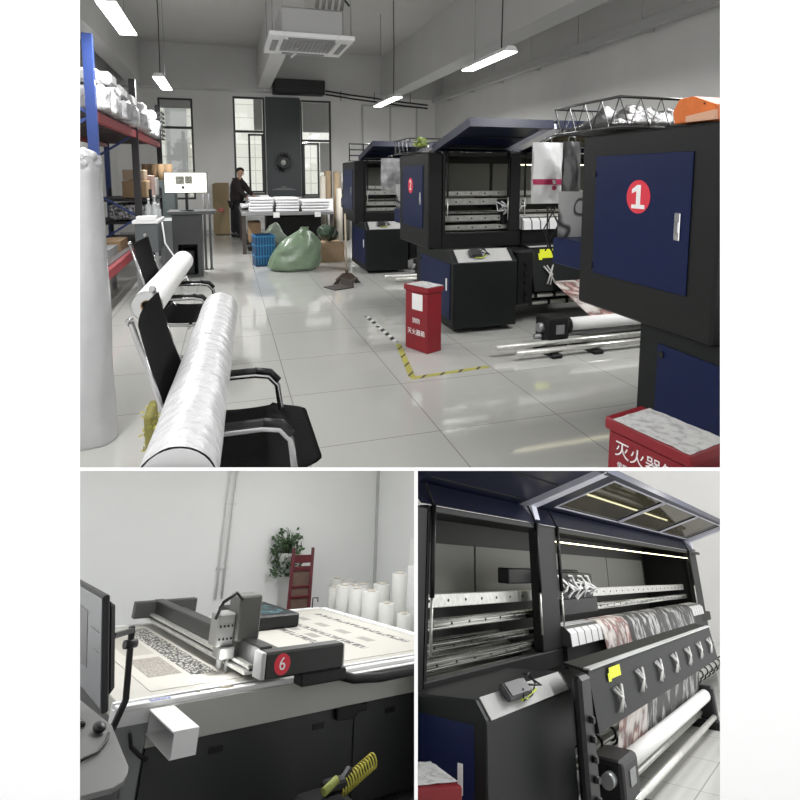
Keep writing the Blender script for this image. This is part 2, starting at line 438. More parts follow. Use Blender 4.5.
# air conditioner cassette
t = thing('ceiling_air_conditioner', 'square white cassette air conditioner hanging under the ceiling', 'air conditioner', (.95, 6.8, 3.0))
g = G()
g.box((-.47, -.47, 0), (-.30, .47, .05), .008).box((.30, -.47, 0), (.47, .47, .05), .008).box((-.30, -.47, 0), (.30, -.30, .05), .008).box((-.30, .30, 0), (.30, .47, .05), .008)
g.out('front_panel', white, t)
for k in range(4):
    a = k * PI / 2
    G().rbox((.385 * math.cos(a), .385 * math.sin(a), -.004), (.07, .52, .012), (0, 0, a), .004).out('louvre', mgrey, t)
g = G().box((-.3, -.3, .012), (.3, .3, .04))
for k in range(13): g.box((-.28 + k * .045, -.28, 0), (-.26 + k * .045, .28, .012))
g.out('intake_grille', mat('grille grey', (.30, .30, .30), .5), t)
G().box((-.34, -.38, .05), (.36, .38, .34), .02).out('casing', mat('galvanised grey', (.40, .40, .40), .5, metal=.3), t)
for x in (-.43, .43):
    for y in (-.43, .43): G().cyl((x, y, .06), (x, y, ZC - 3.0 - .004), .008, n=6).out('hanger_rod', steel, t)
for k in range(5):
    x = .06 + k * .07
    G().tube([(x, -.36, .345), (x + .01, -.41 - .02 * (k % 2), .45), (x + .03, -.42, .7), (x - .06 + .03 * k, -.4, 1.1), (x + .02, -.38, ZC - 3.004)], .02, 8).out('refrigerant_pipe', mat('insulated pipe', (.22, .21, .20), .8), t)
G().tube([(.44, -.3, .42), (.3, -.45, .5), (.12, -.46, .9), (.05, -.46, 1.3), (.05, -.46, ZC - 3.004)], .012, 6).out('power_cable', blackm, t)
G().tube([(-.1, .1, 0), (-.12, .1, -.05), (-.18, .08, -.11)], .012, 6).out('drain_hose', white, t)
# dark air curtain and the pipe run under the cross beam
t = thing('air_curtain', 'long dark air curtain box under the cross beam', 'air curtain', (1.82, 14.70, 3.56))
G().box((-.65, -.14, 0), (.65, .24, .36), .02).out('casing', black, t)
g = G()
for k in range(6): g.box((-.6, -.146, .05 + k * .05), (.6, -.141, .075 + k * .05))
g.out('grille', mat('near black grille', (.02, .02, .02), .5), t)
g = G()
for dz in (0, .09): g.tube([(2.50, 14.7, 3.68 - dz), (3.2, 14.7, 3.60 - dz), (4.6, 14.7, 3.47 - dz), (5.3, 14.7, 3.42 - dz)], .022, 8)
for x in (2.9, 3.8, 4.8): g.cyl((x, 14.7, 3.45), (x, 14.7, 3.7), .01, n=6)
single('ceiling_pipe', g, blackm, 'pair of thin dark pipes running right from the air curtain', 'pipe')
# conduit and tray along the right-hand wall
g = G().box((5.50, 1.4, 3.50), (5.62, 14.9, 3.55)).box((5.50, 1.4, 3.55), (5.51, 14.9, 3.63)).box((5.61, 1.4, 3.55), (5.62, 14.9, 3.63))
for k in range(9): g.box((5.62, 2.2 + k * 1.5, 3.50), (5.778, 2.24 + k * 1.5, 3.54)); g.cyl((5.56, 2.2 + k * 1.5, 3.6), (5.56, 2.2 + k * 1.5, ZC - .003), .007, n=6)
single('hanging_cable_tray', g, mat('tray grey', (.5, .5, .49), .5), 'grey cable tray running along the upper right wall', 'cable tray')
g = G().tube([(4.95, 1.4, 3.86), (4.95, 14.9, 3.86)], .028, 8)
for k in range(9): g.cyl((4.95, 2.4 + k * 1.4, 3.88), (4.95, 2.4 + k * 1.4, ZC - .003), .006, n=6)
single('ceiling_pipe', g, lgrey, 'thin grey pipe hung between the long beam and cable tray', 'pipe')
g = G().tube([(2.2, 5.0, 4.62), (2.2, 8.2, 4.62)], .02, 8).ball((2.2, 8.2, 4.60), .05)
for y in (5.2, 7.5): g.cyl((2.2, y, 4.62), (2.2, y, 4.697), .01, n=6)
single('ceiling_pipe', g, steel, 'short thin pipe with a sprinkler head under the ceiling right of the air conditioner', 'pipe')
g = G().tube([(-.55, 7.2, 4.69), (-.56, 7.2, 4.4), (-.50, 7.25, 4.1), (-.58, 7.2, 3.95)], .025, 8).tube([(-.38, 7.2, 4.69), (-.36, 7.2, 4.3), (-.42, 7.2, 4.0), (-.3, 7.3, 3.6)], .014, 6).box((-.68, 7.1, 3.96), (-.28, 7.3, 4.0))
single('hanging_bracket', g, steel, 'grey bracket with loose cables hanging from the ceiling at left', 'bracket')
# yellow and black tape on the floor
def tape(pts, w, m, label, grp):
    g = G()
    for a, b in zip(pts, pts[1:]):
        a, b = Vector((*a, 0)), Vector((*b, 0)); d = (b - a).normalized(); s = Vector((-d.y, d.x, 0)) * w / 2
        g.prism([tuple(p[:2]) for p in (a - s, b - s, b + s, a + s)], 2, .0005, .0015)
    single('floor_tape', g, m, label, 'tape', group=grp)
tape([(1.385, 5.75), (1.42, 4.75)], .05, ktape, 'strip of black and white dashed tape on the floor before the second printer', 'floor tapes')
tape([(1.42, 4.68), (1.28, 3.86)], .05, ytape, 'yellow floor tape running back past the red bin', 'floor tapes')
tape([(1.26, 3.83), (1.93, 3.90)], .05, ytape, 'yellow floor tape running across in front of the red bin', 'floor tapes')
# ================================================================== large-format printer
platenm = brickmat('gridded white platen', (.80, .80, .80), (.76, .76, .76), (.06, .06, .06), .105, .16, .009, .4, off=(0, .03, 0))
platenc = brickmat('gridded white bed', (.80, .80, .80), (.76, .76, .76), (.06, .06, .06), .19, .4, .014, .4, off=(0, .03, 0))
railm = rampmat('streaked polished rail', [(.36, (.03, .03, .028)), (.5, (.30, .30, .27)), (.64, (.85, .85, .8))], 5, stretch=(.22, 9, 30), rough=.25, detail=2.)
for _n in railm.node_tree.nodes:
    if _n.type == 'BSDF_PRINCIPLED': _n.inputs['Metallic'].default_value = .7
printm = rampmat('dark grey figured print', [(.36, (.022, .022, .022)), (.50, (.045, .045, .045)), (.58, (.50, .50, .49)), (.64, (.08, .08, .08))], 4.5, stretch=(1.6, 1, .8), rough=.5, detail=6)
flowerm = rampmat('cream floral print', [(.40, (.72, .68, .64)), (.48, (.60, .55, .52)), (.55, (.16, .10, .09)), (.60, (.34, .16, .15)), (.66, (.66, .60, .56))], 5, rough=.5, detail=3)
def drop(o):
    for c in list(o.children): drop(c)
    bpy.data.objects.remove(o)
def printer(P, label, loc, badge_no=None, group='large-format printers along the right wall', long=False):
    p = lambda k: P[k]
    t = thing('large_format_printer', label, 'printer', loc, 0, group)
    L, dep = P['L'], P['dep']; s = P.get('s', 1.)
    # left housing with its blue door
    e = G().box((0, 0, P['zF']), (P['xA'], dep, P['zT']), .012).out('end_housing', charcoal, t)
    if not long:
        d = G().box((-.008, .15, P['zF'] + .2), (-.001, dep - .14, P['zT'] - .12), .002).out('side_door', navy, t, 'dark blue side door')
        G().box((-.016, .20, 1.20), (-.009, .235, 1.33), .003).box((-.02, .207, 1.24), (-.016, .228, 1.285)).out('door_handle', chrome, d)
        for z in (P['zF'] + .24, P['zT'] - .22): G().cyl((-.016, dep - .13, z), (-.001, dep - .13, z), .016, n=10).out('hinge', black, d)
        if badge_no:
            b = G().cyl((-.0105, P.get('yb', .545), 1.395), (-.0085, P.get('yb', .545), 1.395), .085, n=40).out('number_badge', badge, d, 'round red number badge')
            yb_ = P.get('yb', .545)
            if badge_no == '1':
                G().prism([(yb_ + .045, 1.335), (yb_ - .05, 1.335), (yb_ - .05, 1.355), (yb_ - .018, 1.355), (yb_ - .018, 1.455), (yb_ + .008, 1.455), (yb_ + .045, 1.432), (yb_ + .045, 1.412), (yb_ + .012, 1.424), (yb_ + .012, 1.355), (yb_ + .045, 1.355)], 0, -.0125, -.0106).out('number', wht, b)
            else: lettering('number', badge_no, .155, wht, b, (-.0118, yb_, 1.395), (0, -1, 0), (0, 0, 1))
    # front frame, decks, back
    xA, xB, xC, xp, zF, zO, zT = (P[k] for k in ('xA', 'xB', 'xC', 'xp', 'zF', 'zO', 'zT'))
    G().box((xA, 0, zF), (L, .07, zO), .008).box((xB, -.004, zO), (xC, .08, zT), .008).box((xA, 0, zT - .03), (L, .07, zT + .01), .005).box((xp, 0, zO), (xp + .1 * s, .07, zT), .006) \
        .box((xA + .001, -.001, zO), (xA + .03, .05, zT - .03)).out('front_frame', charcoal, t)
    G().box((xA, .07, zF), (xp + .1 * s, dep, zF + .04)).out('deck', black, t)
    G().box((xA, dep - .03, zF), (L, dep, zT + .01)).out('back_panel', mat('machine back panel', (.035, .035, .034), .55), t)
    G().box((xA, P['yh'] + .03, zT), (L, dep, zT + .02)).out('top_cover', charcoal, t)
    G().box((xp + .1 * s, .07, zF), (L, dep, zT), .01).out('end_housing', charcoal, t)
    g = G(); n = 3 if not long else 4
    for k in range(n):
        a = xA + .04 + (xp - xA - .05) * k / n; b = xA + (xp - xA - .05) * (k + 1) / n
        g.box((a, dep - .05, zO + .3), (b, dep - .031, zT - (.08 if not long else .19)))
    g.out('inner_panel', mat('pale inner panel', (.30, .30, .27), .45), t)
    # rails
    for y, z0, z1, q in P['rails']:
        g = G().box((xA + .012, y, z0), (xp, y + .05, z1), .004); k = xA + .06
        while k < xp: g.cyl((k, y - .004, (z0 + z1) / 2), (k, y + .001, (z0 + z1) / 2), min(.009, (z1 - z0) / 3), n=8, m=1); k += .16 * s
        g.out('guide_rail', [railm if q else silver, black], t)
    G().prism([(.09, zO - .1), (.40, zO + .12), (.40, zO + .10), (.12, zO - .1)], 0, xA + .02, xB).out('drip_tray', railm, t, 'streaked polished tray')
    # platen, front plate, carriage
    a, b = P['plat']
    G().prism([(.12, b), (-.02, b), (-.075, b - .045), (-.085, a), (.1, a)], 0, xC + .01, xp).out('platen', platenc if long else platenm, t)
    G().box((xC + .01, -.04, zF - .02), (xp, -.005, a - .004)).out('platen_skirt', black, t)
    c0, c1, c2, c3 = P['car']
    c = G().box((c0, .13, c2), (c1, .30, c3), .01).box((c0 - .6 * (c1 - c0), .31, c3 - .1), (c1 + .1, .42, c3 + .02), .008).box((c0 + .02, .09, c2), (c1 - .02, .13, c2 + .12)).out('carriage', black, t)
    for k in range(11):
        x = c0 + (c1 - c0) * (.08 + .08 * k)
        w1, w2 = random.uniform(-.05, .05) * s, random.uniform(-.06, .06) * s
        G().tube([(x + w1, .10, c2 + .10 + abs(w2)), (x + .05 * s + w2, .06, c2 + .2), (x + .02 - w2, .07, c2 + (c3 - c2) * (.7 + w1)), (x - .03 * s + w1 + .05 * math.sin(k * 2.3), .11, c3 - .03 - .05 * (k % 3)), (x - .06 * s, .2, c3 - .02)], .007 * s + .003 * (k % 2), 6).out('ink_tube', white, c)
    G().box((xC, .03, zT - .115), (xp, .055, zT - .105)).out('led_strip', ledm, t)
    # raised lids: lid plane from hinge (yh, zh) to outer edge (-yl, zl)
    yh, zh, yl, zl = P['yh'], P['zh'], P['yl'], P['zl']
    dv = Vector((0, -yl - yh, zl - zh)); dn = Vector((0, dv.z, -dv.y)).normalized(); dl = dv.length
    if dn.z < 0: dn = -dn
    dv.normalize()
    def lp(x, q, h): return Vector((x, yh, zh)) + dv * q * dl + dn * h
    def lbar(g, x0, x1, q0, q1, h0, h1):
        A = [g.bm.verts.new(lp(x, q, h)) for h in (h0, h1) for x, q in ((x0, q0), (x1, q0), (x1, q1), (x0, q1))]
        for f in ((0, 1, 2, 3), (7, 6, 5, 4), (0, 4, 5, 1), (1, 5, 6, 2), (2, 6, 7, 3), (3, 7, 4, 0)): g.bm.faces.new([A[k] for k in f])
        bmesh.ops.recalc_face_normals(g.bm, faces=list({f for v in A for f in v.link_faces}))
    if P.get('nolid'): lbar = lambda *a: None
    g = G(); lbar(g, xA - .05, xB + .03, 0, 1, 0, .03)
    lbar(g, xA - .05, xB + .03, .96, 1, -.05, 0); lbar(g, xA - .05, xA, 0, .96, -.05, 0)
    g.prism([(yh, zh - .002), (yh - .04, zh - .002), (.0, zT + .02), (.04, zT + .02)], 0, xA - .03, xB + .02)
    l1 = g.out('lid', navylid, t)
    g = G(); lbar(g, xA + .05, xB - .03, .12, .13, -.012, 0); lbar(g, xA + .05, xB - .03, .5, .51, -.012, 0)
    g.out('lid_seam', black, l1)
    x2 = xB + .06; QA, QB = .12, .88
    g = G(); lbar(g, x2, L - .2 * s, 0, QA, 0, .03); lbar(g, x2, L - .2 * s, QB, 1, 0, .03); lbar(g, x2, L - .2 * s, .95, 1, -.05, 0)
    w0, n = xC + .16 * s, 3 if long else 2; ww = (L - .35 * s - w0) / n
    lbar(g, x2, w0, QA, QB, 0, .03); lbar(g, L - .36 * s, L - .2 * s, QA, QB, 0, .03)
    for k in range(1, n): lbar(g, w0 + ww * k - .04 * s, w0 + ww * k, QA, QB, 0, .03)
    g.prism([(yh, zh - .002), (yh - .04, zh - .002), (.0, zT + .02), (.04, zT + .02)], 0, x2, L - .2 * s)
    l2 = g.out('lid', navylid, t)
    for k in range(n):
        g = G(); lbar(g, w0 + ww * k, w0 + ww * (k + 1) - .04 * s, QA, QB, .008, .014); g.out('lid_window', dglass, l2)
        g = G(); a, b = w0 + ww * k, w0 + ww * (k + 1) - .04 * s
        for q in ((a, b, QA, QA + .02), (a, b, QB - .02, QB)): lbar(g, *q, -.008, 0)
        lbar(g, a, a + .02 * s, QA + .02, QB - .02, -.008, 0); lbar(g, b - .02 * s, b, QA + .02, QB - .02, -.008, 0)
        g.out('window_rim', lilac, l2)
    for x in (x2 - .005, L - .3 * s):
        g = G(); lbar(g, x - .03, x + .09 * s, .02, .99, -.05, -.001)
        g.prism([(yh + .02, zh + .02), (yh - .12, zh), (.02, zT + .015), (.09, zT + .015)], 0, x, x + .07 * s)
        g.out('lid_arm', lilac, l2, 'pale lilac hinge arm')
    for x in (xA + .05, xB - .03, xC + .05, xp - .05):
        q = lp(x, .12, -.055)
        st = G().cyl((x, -.012, zO + .12), (x, -.012, zO + (zT - zO) * .45), .006 * s, n=8).cyl((x, -.012, zO + (zT - zO) * .45), (x, -.012, zT + .02), .011 * s, n=8, m=1).bar((x, -.012, zT + .01), q, .014, .014, 1)
        st.out('gas_strut', [silver, black], t)
    if P.get('nolid'):
        for c in list(t.children):
            if c.name.startswith(('lid', 'gas_strut')): drop(c)
    # lower cabinet with sloped control plate
    x0, x1 = P['xpL'] - .05, P['xpR'] + .06
    c = G().prism([(-P['ypB'], P['zped']), (-P['ypB'], P['zpB']), (-P['ypT'], P['zpT']), (-.001, P['zpT'] - .03), (.5 * P.get('pd', 1.), P['zpT'] - .03 if P['zpT'] - .03 < zF else zF - .001), (.5 * P.get('pd', 1.), P['zped'])], 0, x0, x1, b=.008).out('lower_cabinet', charcoal2, t)
    d1 = .36 if not long else .05
    pd = G().box((x0 - .007, -P['ypB'] + .07, P['zped'] + .08), (x0 - .001, d1, P['zpB'] - .02), .002).out('cabinet_door', navy, t, 'dark blue cabinet door')
    G().box((x0 - .015, -P['ypB'] + .13, .40), (x0 - .008, -P['ypB'] + .16, .52), .002).out('door_handle', white, pd)
    G().cyl((x0 - .015, d1 - .03, P['zpB'] - .07), (x0 - .001, d1 - .03, P['zpB'] - .07), .018, n=10).out('hinge', black, pd)
    A, B = Vector((0, -P['ypB'], P['zpB'])), Vector((0, -P['ypT'], P['zpT'])); nn = Vector((0, (A - B).z, -(A - B).y)); nn = nn.normalized()
    if nn.z < 0: nn = -nn
    g = G(); q = [A + nn * .002, B + nn * .002, B + nn * .008, A + nn * .008]
    g.prism([(w.y, w.z) for w in q], 0, P['xpL'], P['xpR']).out('control_plate', mat('control plate grey', (.46, .46, .45), .5), t, 'light grey sloping control plate')
    G().box((xpx := P['xpR'] + .1, .05, .1), (L - .1, .45, zF - .001)).out('lower_body', black, t)
    for x in (x0 + .12, x1 - .12, L - .3):
        G().cyl((x, -.1 if x < x1 else .2, 0), (x, -.1 if x < x1 else .2, .1), .035, n=10).out('foot', black, t)
    # front shield with its clips
    yT, yB2, zT2, zB2, xf, xR = P['yfT'], P['yfB'], P['zfT'], P['zfB'], P['xf'], P['xfR']
    sh = G().prism([(-yT, zT2), (-yB2, zB2), (-yB2 + .03, zB2), (-yT + .03, zT2), (-yT + .16, zT2 + .02), (-yT + .16, zT2 + .035), (-yT - .005, zT2 + .015)], 0, xf, xR).out('front_shield', charcoal2, t)
    G().box((xf, -yT - .012, zT2 + .014), (xR, -yT + .03, zT2 + .024)).out('shield_edge', lgrey, sh)
    sv = (Vector((0, -yB2, zB2)) - Vector((0, -yT, zT2)))
    def sp(x, q, h=.008): return Vector((x, -yT, zT2)) + sv * q + Vector((0, -h, 0))
    n = P['nclip']
    for k in range(n):
        x = P['xcl'] + P['dcl'] * k; w = .055 * s
        g = G(); a = .17 if k else .30
        g.tube([sp(x - w, a + .12, .012), sp(x, a + .3, .03), sp(x + w * .8, a + .5, .014)], .010, 6).tube([sp(x + w, a + .1, .014), sp(x, a + .3, .035), sp(x - w * .8, a + .54, .014)], .010, 6)
        g.tube([sp(x - w * .3, a + .1, .012), sp(x + w * .5, a + .3, .025), sp(x - w * .2, a + .56, .014)], .008, 6)
        g.out('clip', mat('clear plastic clip', (.50, .50, .49), .2), t)
    x = P['xcl']; w = .085 * s
    g = G().quad([sp(x - w, .23, .013), sp(x + w, .23, .013), sp(x + w, .02, .016), sp(x - w * .9, .02, .016)]).quad([sp(x - w * 1.15, .27, .0125), sp(x - w * .7, .27, .0125), sp(x - w * .7, .10, .0125), sp(x - w * 1.15, .12, .0125)])
    g.out('sticky_note', yellow, t, 'yellow sticky note')
    br = G().box((xf - P.get('brw', .2), -yB2 + .02, .2), (xf - .005, P.get('brk', -.1), zT2), .02)
    for k in range(5): br.cyl((xf - .1, -yB2 + .03, .26 + k * .09), (xf - .1, -yB2 - .01, .26 + k * .09), .018, n=8)
    br.out('shield_bracket', black, t)
    # media path
    if P.get('media'):
        m0, m1, ms = P['media']; a, b = P['plat']
        def up(u, v):
            q = [(.11, b + .004), (-.02, b + .004), (-.082, b - .045), (-.10, a), (-.14, zT2 - .25)]
            i = min(int(v * 4), 3); f = v * 4 - i
            return (m0 + (m1 - m0) * u, q[i][0] + (q[i + 1][0] - q[i][0]) * f, q[i][1] + (q[i + 1][1] - q[i][1]) * f)
        G().sheet(lambda u, v: up(ms + (1 - ms) * u, v), 8, 8).out('printed_sheet', printm, t)
        G().sheet(lambda u, v: up(ms * u, v), 4, 8).out('printed_sheet', flowerm, t, 'cream strip with a floral motif')
    xr0, xr1, yr, zr, rr = P['xr0'], P['xr1'], P['yr'], P['zr'], P['rr']
    l0 = P.get('lmed', xr0)
    def lo(u, v): return (l0 + (xr1 - l0) * u, -yB2 + .06 + (-yr + rr + yB2 - .06) * v, zB2 + .1 + (zr - zB2 - .1) * v)
    ms2 = P.get('ms2', .18)
    G().sheet(lambda u, v: lo(ms2 + (1 - ms2) * u, v), 6, 4).out('printed_sheet', printm, t)
    G().sheet(lambda u, v: lo(ms2 * u, v), 4, 4).out('printed_sheet', flowerm, t, 'cream strip with a floral motif')
    G().ring((xr0, -yr, zr), (xr1, -yr, zr), rr, rr * .5, 24).out('take_up_roll', paper, t)
    mt = G().box((xr0 - .24 * s, -yr - .1, zr - .13), (xr0 - .02, -yr + .12, zr + .09), .03, seg=2).cyl((xr0 - .02, -yr, zr), (xr0 + .03, -yr, zr), rr * 1.15, n=20).box((xr0 - .1, -yr - .06, .03), (xr0 - .02, -yr + .06, zr - .1))
    mt.out('take_up_motor', black, t)
    G().cyl((xr0 - .2405 * s, -yr - .02, zr), (xr0 - .29 * s, -yr - .02, zr), .04, n=14).out('motor_knob', steel, t)
    G().box((xr0 - .16 * s, -yr - .106, zr - .05), (xr0 - .08 * s, -yr - .1005, zr + .03)).out('motor_display', mgrey, t)
    G().cyl((xr1 - .01, -yr, zr), (xr1 + .12, -yr, zr), .03, n=12).box((xr1 + .02, -yr - .08, .03), (xr1 + .14, -yr + .08, zr + .08), .02).out('roll_support', black, t)
    for dy, dz, dx in ((0, 0, 0), (.13, .02, -.12), (.24, .05, .3)):
        G().cyl((xr0 - .6 * s + dx, -P['yrod'] + dy, P['zrod'] + dz), (xr1 + .25, -P['yrod'] + dy, P['zrod'] + dz), .024, n=12).out('floor_rail', silver if dy < .2 else steel, t)
    for x in (xr0 - .25 * s, xr0 + .15, xr1):
        G().box((x - .05, -P['yrod'] - .06, .0), (x + .05, -P['yrod'] + .34, P['zrod'] - .026), .008).out('rail_foot', black, t)
    for y, z in ((-.34, .27), (-.24, .17)):
        g = G().cyl((x1 + .02, y, z), (L - .2, y, z), .022 * s, n=12); k = x1 + .1
        while k < L - .3: g.cyl((k, y, z), (k + .03, y, z), .03 * s, n=12, m=1); k += .22 * s
        g.out('feed_roller', [silver, black], t)
    if not long:
        G().box((.03, dep + .002, .93), (1.2, dep + .34, 1.10), .01).out('rear_tray', navy, t)
        G().sheet(lambda u, v: (.04 + .9 * u, dep + .30 + .01 * math.sin(9 * u), 1.101 + .3 * v), 6, 4).out('rear_media', rampmat('line drawing print', [(.43, (.8, .8, .79)), (.46, (.08, .08, .08)), (.475, (.08, .08, .08)), (.50, (.8, .8, .79))], 4.5, detail=1.), t)
    return t
PA = dict(xA=.16, xB=.93, xC=1.05, L=3.6, xp=3.15, zF=.75, zO=.91, zT=1.73, dep=.98, ypT=.44, ypB=.57, zpT=.79, zpB=.685, xpL=.1, xpR=.66, zped=.05,
          xf=.98, xfR=3.1, yfT=.33, yfB=.47, zfT=.76, zfB=.34, xr0=.86, xr1=2.9, yr=1.2, zr=.20, rr=.058, yrod=1.42, zrod=.06, yl=.76, zl=1.985, yh=.19, zh=1.79,
          plat=(.93, 1.065), car=(.86, 1.12, .98, 1.25), rails=[(.14, 1.29, 1.34, 0), (.17, 1.19, 1.26, 0), (.13, 1.10, 1.13, 1), (.12, 1.02, 1.08, 0), (.10, .93, .98, 0)],
          nclip=5, xcl=1.17, dcl=.42, media=(1.85, 2.9, .2), lmed=1.2, ms2=.3)
RM = Matrix()
PR = [printer(PA, 'dark second printer bearing the round red number 2, lids raised', (1.95, 5.38, 0), '2')]
PR.append(dup(PR[0], 'furthest dark printer, behind printer 2 and partly hidden by it', (1.95, 8.83, 0)))
PA['yb'] = .487; PA['nolid'] = True
PR.append(printer(PA, 'nearest dark printer at the right edge with the round red number 1', (2.0, 1.88, 0), '1'))
def drop(o):
    for c in list(o.children): drop(c)
    bpy.data.objects.remove(o)
for c in list(PR[1].children):
    for d in list(c.children):
        if d.name.startswith('number_badge'): drop(d)
# ================================================================== things around the printers
def fire_bin(label, loc, rz, sx=.34, sy=.19, h=.56, big=True, grp='red fire-extinguisher boxes'):
    t = thing('fire_extinguisher_box', label, 'fire extinguisher box', loc, rz, grp)
    G().box((-sx / 2, -sy / 2, 0), (sx / 2, sy / 2, h - .05), .006).out('body', redp, t)
    G().box((-sx / 2 - .012, -sy / 2 - .012, h - .049), (sx / 2 + .012, sy / 2 + .012, h), .006).out('lid', redp, t)
    g = G().sheet(lambda u, v: (-sx / 2 + .03 + (sx - .02) * u, -sy / 2 - .016 + (sy + .028) * v, h + .004 + .004 * noise.noise(Vector((u * 7, v * 6, 1)))), 14, 10)
    g.out('paper_cover', rampmat('scuffed printed paper', [(.35, (.45, .45, .45)), (.5, (.66, .66, .65)), (.7, (.72, .72, .71))], 30, rough=.4) if 'scuffed printed paper' not in MATS else MATS['scuffed printed paper'], t, 'creased white paper cover')
    return t
t = fire_bin('large red fire extinguisher box at the foot of printer 1, lower right', (1.535, 1.63, 0), math.radians(-78))
lettering('lettering', '灭火器箱', .068, wht, t, (0, -.0965, .445), (1, 0, 0), (0, 0, 1))
lettering('lettering', '使用方法  检查记录', .024, wht, t, (-.02, -.0965, .385), (1, 0, 0), (0, 0, 1))
t = fire_bin('small red fire extinguisher box standing by the yellow floor tape', (1.59, 4.49, 0), math.radians(-66), .28, .17, .57)
lettering('lettering', '灭火器箱', .055, wht, t, (0, -.0865, .16), (1, 0, 0), (0, 0, 1))
lettering('lettering', '消防', .05, wht, t, (.0, -.0865, .26), (1, 0, 0), (0, 0, 1))
G().box((-.05, -.0875, .36), (.08, -.0855, .50)).out('paper_notice', paper, t)
# wire shelves and hanging bags at the printers' backs
dwire = mat('dull steel wire', (.10, .10, .10), .35, metal=.8)
gcrinkle = mat('grey crumpled plastic', (.17, .17, .17), .2, bump=.9, bscale=20, noise_amt=.5, nscale=14)
def wire_shelf(loc, label):
    t = thing('wire_shelf', label, 'wire shelf', loc, 0, 'wire shelves on the printers')
    W, D, HH = .95, .62, .16
    for z in (.0, HH):
        g = G().tube([(0, 0, z), (W, 0, z), (W, D, z), (0, D, z)], .008, 6, closed=True)
        if z == 0:
            for k in range(1, 24): g.tube([(W * k / 24, 0, z), (W * k / 24, D, z)], .0035, 4)
            for k in range(1, 4): g.tube([(0, D * k / 4, z), (W, D * k / 4, z)], .005, 4)
        g.out('wire_deck' if z == 0 else 'top_rail', dwire, t)
    g = G()
    for y in (0, D):
        n = 14
        g.tube([(W * k / n, y, 0 if k % 2 else HH) for k in range(n + 1)], .004, 4)
    for x in (0, W):
        n = 8
        g.tube([(x, D * k / n, 0 if k % 2 else HH) for k in range(n + 1)], .004, 4)
    g.out('truss_wire', dwire, t)
    return t
wire_shelf((2.02, 2.58, 1.762), 'chrome wire shelf lying across the top of printer 1')
wire_shelf((1.98, 6.08, 1.762), 'wire shelf lying across the back of printer 2')
t = thing('crumpled_plastic', 'heap of crumpled clear plastic on the wire shelf of printer 1', 'plastic film', (2.44, 2.92, 1.775))
G().sheet(lambda u, v: ((u - .5) * .80, (v - .5) * .5, .012 + .16 * max(0, (1 - abs(2 * u - 1) ** 3) * (1 - abs(2 * v - 1) ** 2)) * (.75 + .5 * noise.noise(Vector((u * 7, v * 5, 3)))) + .012 * noise.noise(Vector((u * 30, v * 20, 0)))), 40, 20, thick=.002).out('film', gcrinkle, t)
def hanging_bag(loc, w, h, label, m, band, name='hanging_bag'):
    t = thing(name, label, 'bag', loc, 0, 'bags hanging from the wire shelves')
    def f(sg):
        return lambda u, v: ((u - .5) * w * (1 - .12 * abs(v - .6)), sg * (.012 + .05 * math.sin(PI * u) * math.sin(PI * min(1, v * 1.1))) + .012 * noise.noise(Vector((u * 5, v * 6, sg))), -h * v)
    G().sheet(f(-1), 14, 16).sheet(f(1), 14, 16).out('bag_film', m, t)
    if band:
        fb = f(-1)
        G().sheet(lambda u, v: tuple(Vector(fb(u, .60 + .09 * v)) + Vector((0, -.004, 0))), 14, 3).out('printed_band', mat('crimson band', (.42, .02, .09), .4), t)
        G().cyl((0, -.094, -h * .74), (0, -.09, -h * .74), .017, n=18).out('round_emblem', mat('crimson emblem', (.35, .05, .1), .4), t)
        G().box((-.008, -.094, -h * .675), (.008, -.09, -h * .615)).rbox((.0, -.092, -h * .645), (.03, .004, .008), (0, .6, 0)).out('band_mark', wht, t)
    G().tube([(-.03, 0, 0), (-.02, 0, .03), (.02, 0, .03), (.03, 0, 0)], .004, 5).out('bag_hook', steel, t)
    return t
hanging_bag((2.13, 3.45, 1.73), .24, .42, 'white bag with a crimson band hanging behind printer 1', mat('glossy white film', (.78, .78, .78), .25, bump=.4, bscale=14), True)
hanging_bag((2.22, 3.30, 1.73), .13, .42, 'dark grey bag hanging beside the white bag with crimson band', mat('grey film', (.12, .12, .12), .3, bump=.5, bscale=14), False)
hanging_bag((1.96, 6.80, 1.72), .25, .40, 'silvery bag hanging behind printer 2', crinkle, False)
g = G().tube([(2.0, 3.22, 1.30), (2.02, 3.25, 1.1), (2.06, 3.21, .95)], .006, 5).tube([(2.08, 3.25, 1.30), (2.0, 3.26, 1.15), (2.04, 3.24, 1.02), (2.12, 3.22, .92)], .005, 5).tube([(2.04, 3.26, 1.30), (2.09, 3.23, 1.18), (2.02, 3.27, 1.0)], .005, 5)
single('hanging_cables', g, black, 'loose black cables hanging below the white bag', 'cables')
t = thing('orange_box', 'crumpled orange paper box on top of printer 1', 'box', (2.20, 2.20, 1.7525), .05)
G().prism([(-.16, 0), (.085, 0), (.095, .06), (.06, .118), (-.02, .122), (-.15, .07)], 0, -.09, .09, b=.004).out('box_body', mat('orange print', (.80, .19, .03), .55, noise_amt=.12, nscale=14), t)
G().prism([(-.165, .001), (.0, .001), (.0, .03), (-.16, .045)], 0, -.105, -.0905).out('box_flap', mat('pale orange card', (.85, .50, .33), .6), t)
for b in (((-.10, -.0935, .075), (-.06, -.0915, .083)), ((.03, -.0935, .06), (.09, -.0915, .068))): G().box(*b).out('box_print', mat('dark print', (.12, .05, .03), .6), t)
t = thing('leafy_bundle', 'small yellow-green leafy bundle on top of printer 2', 'plant', (2.02, 5.80, 1.80))
g = G()
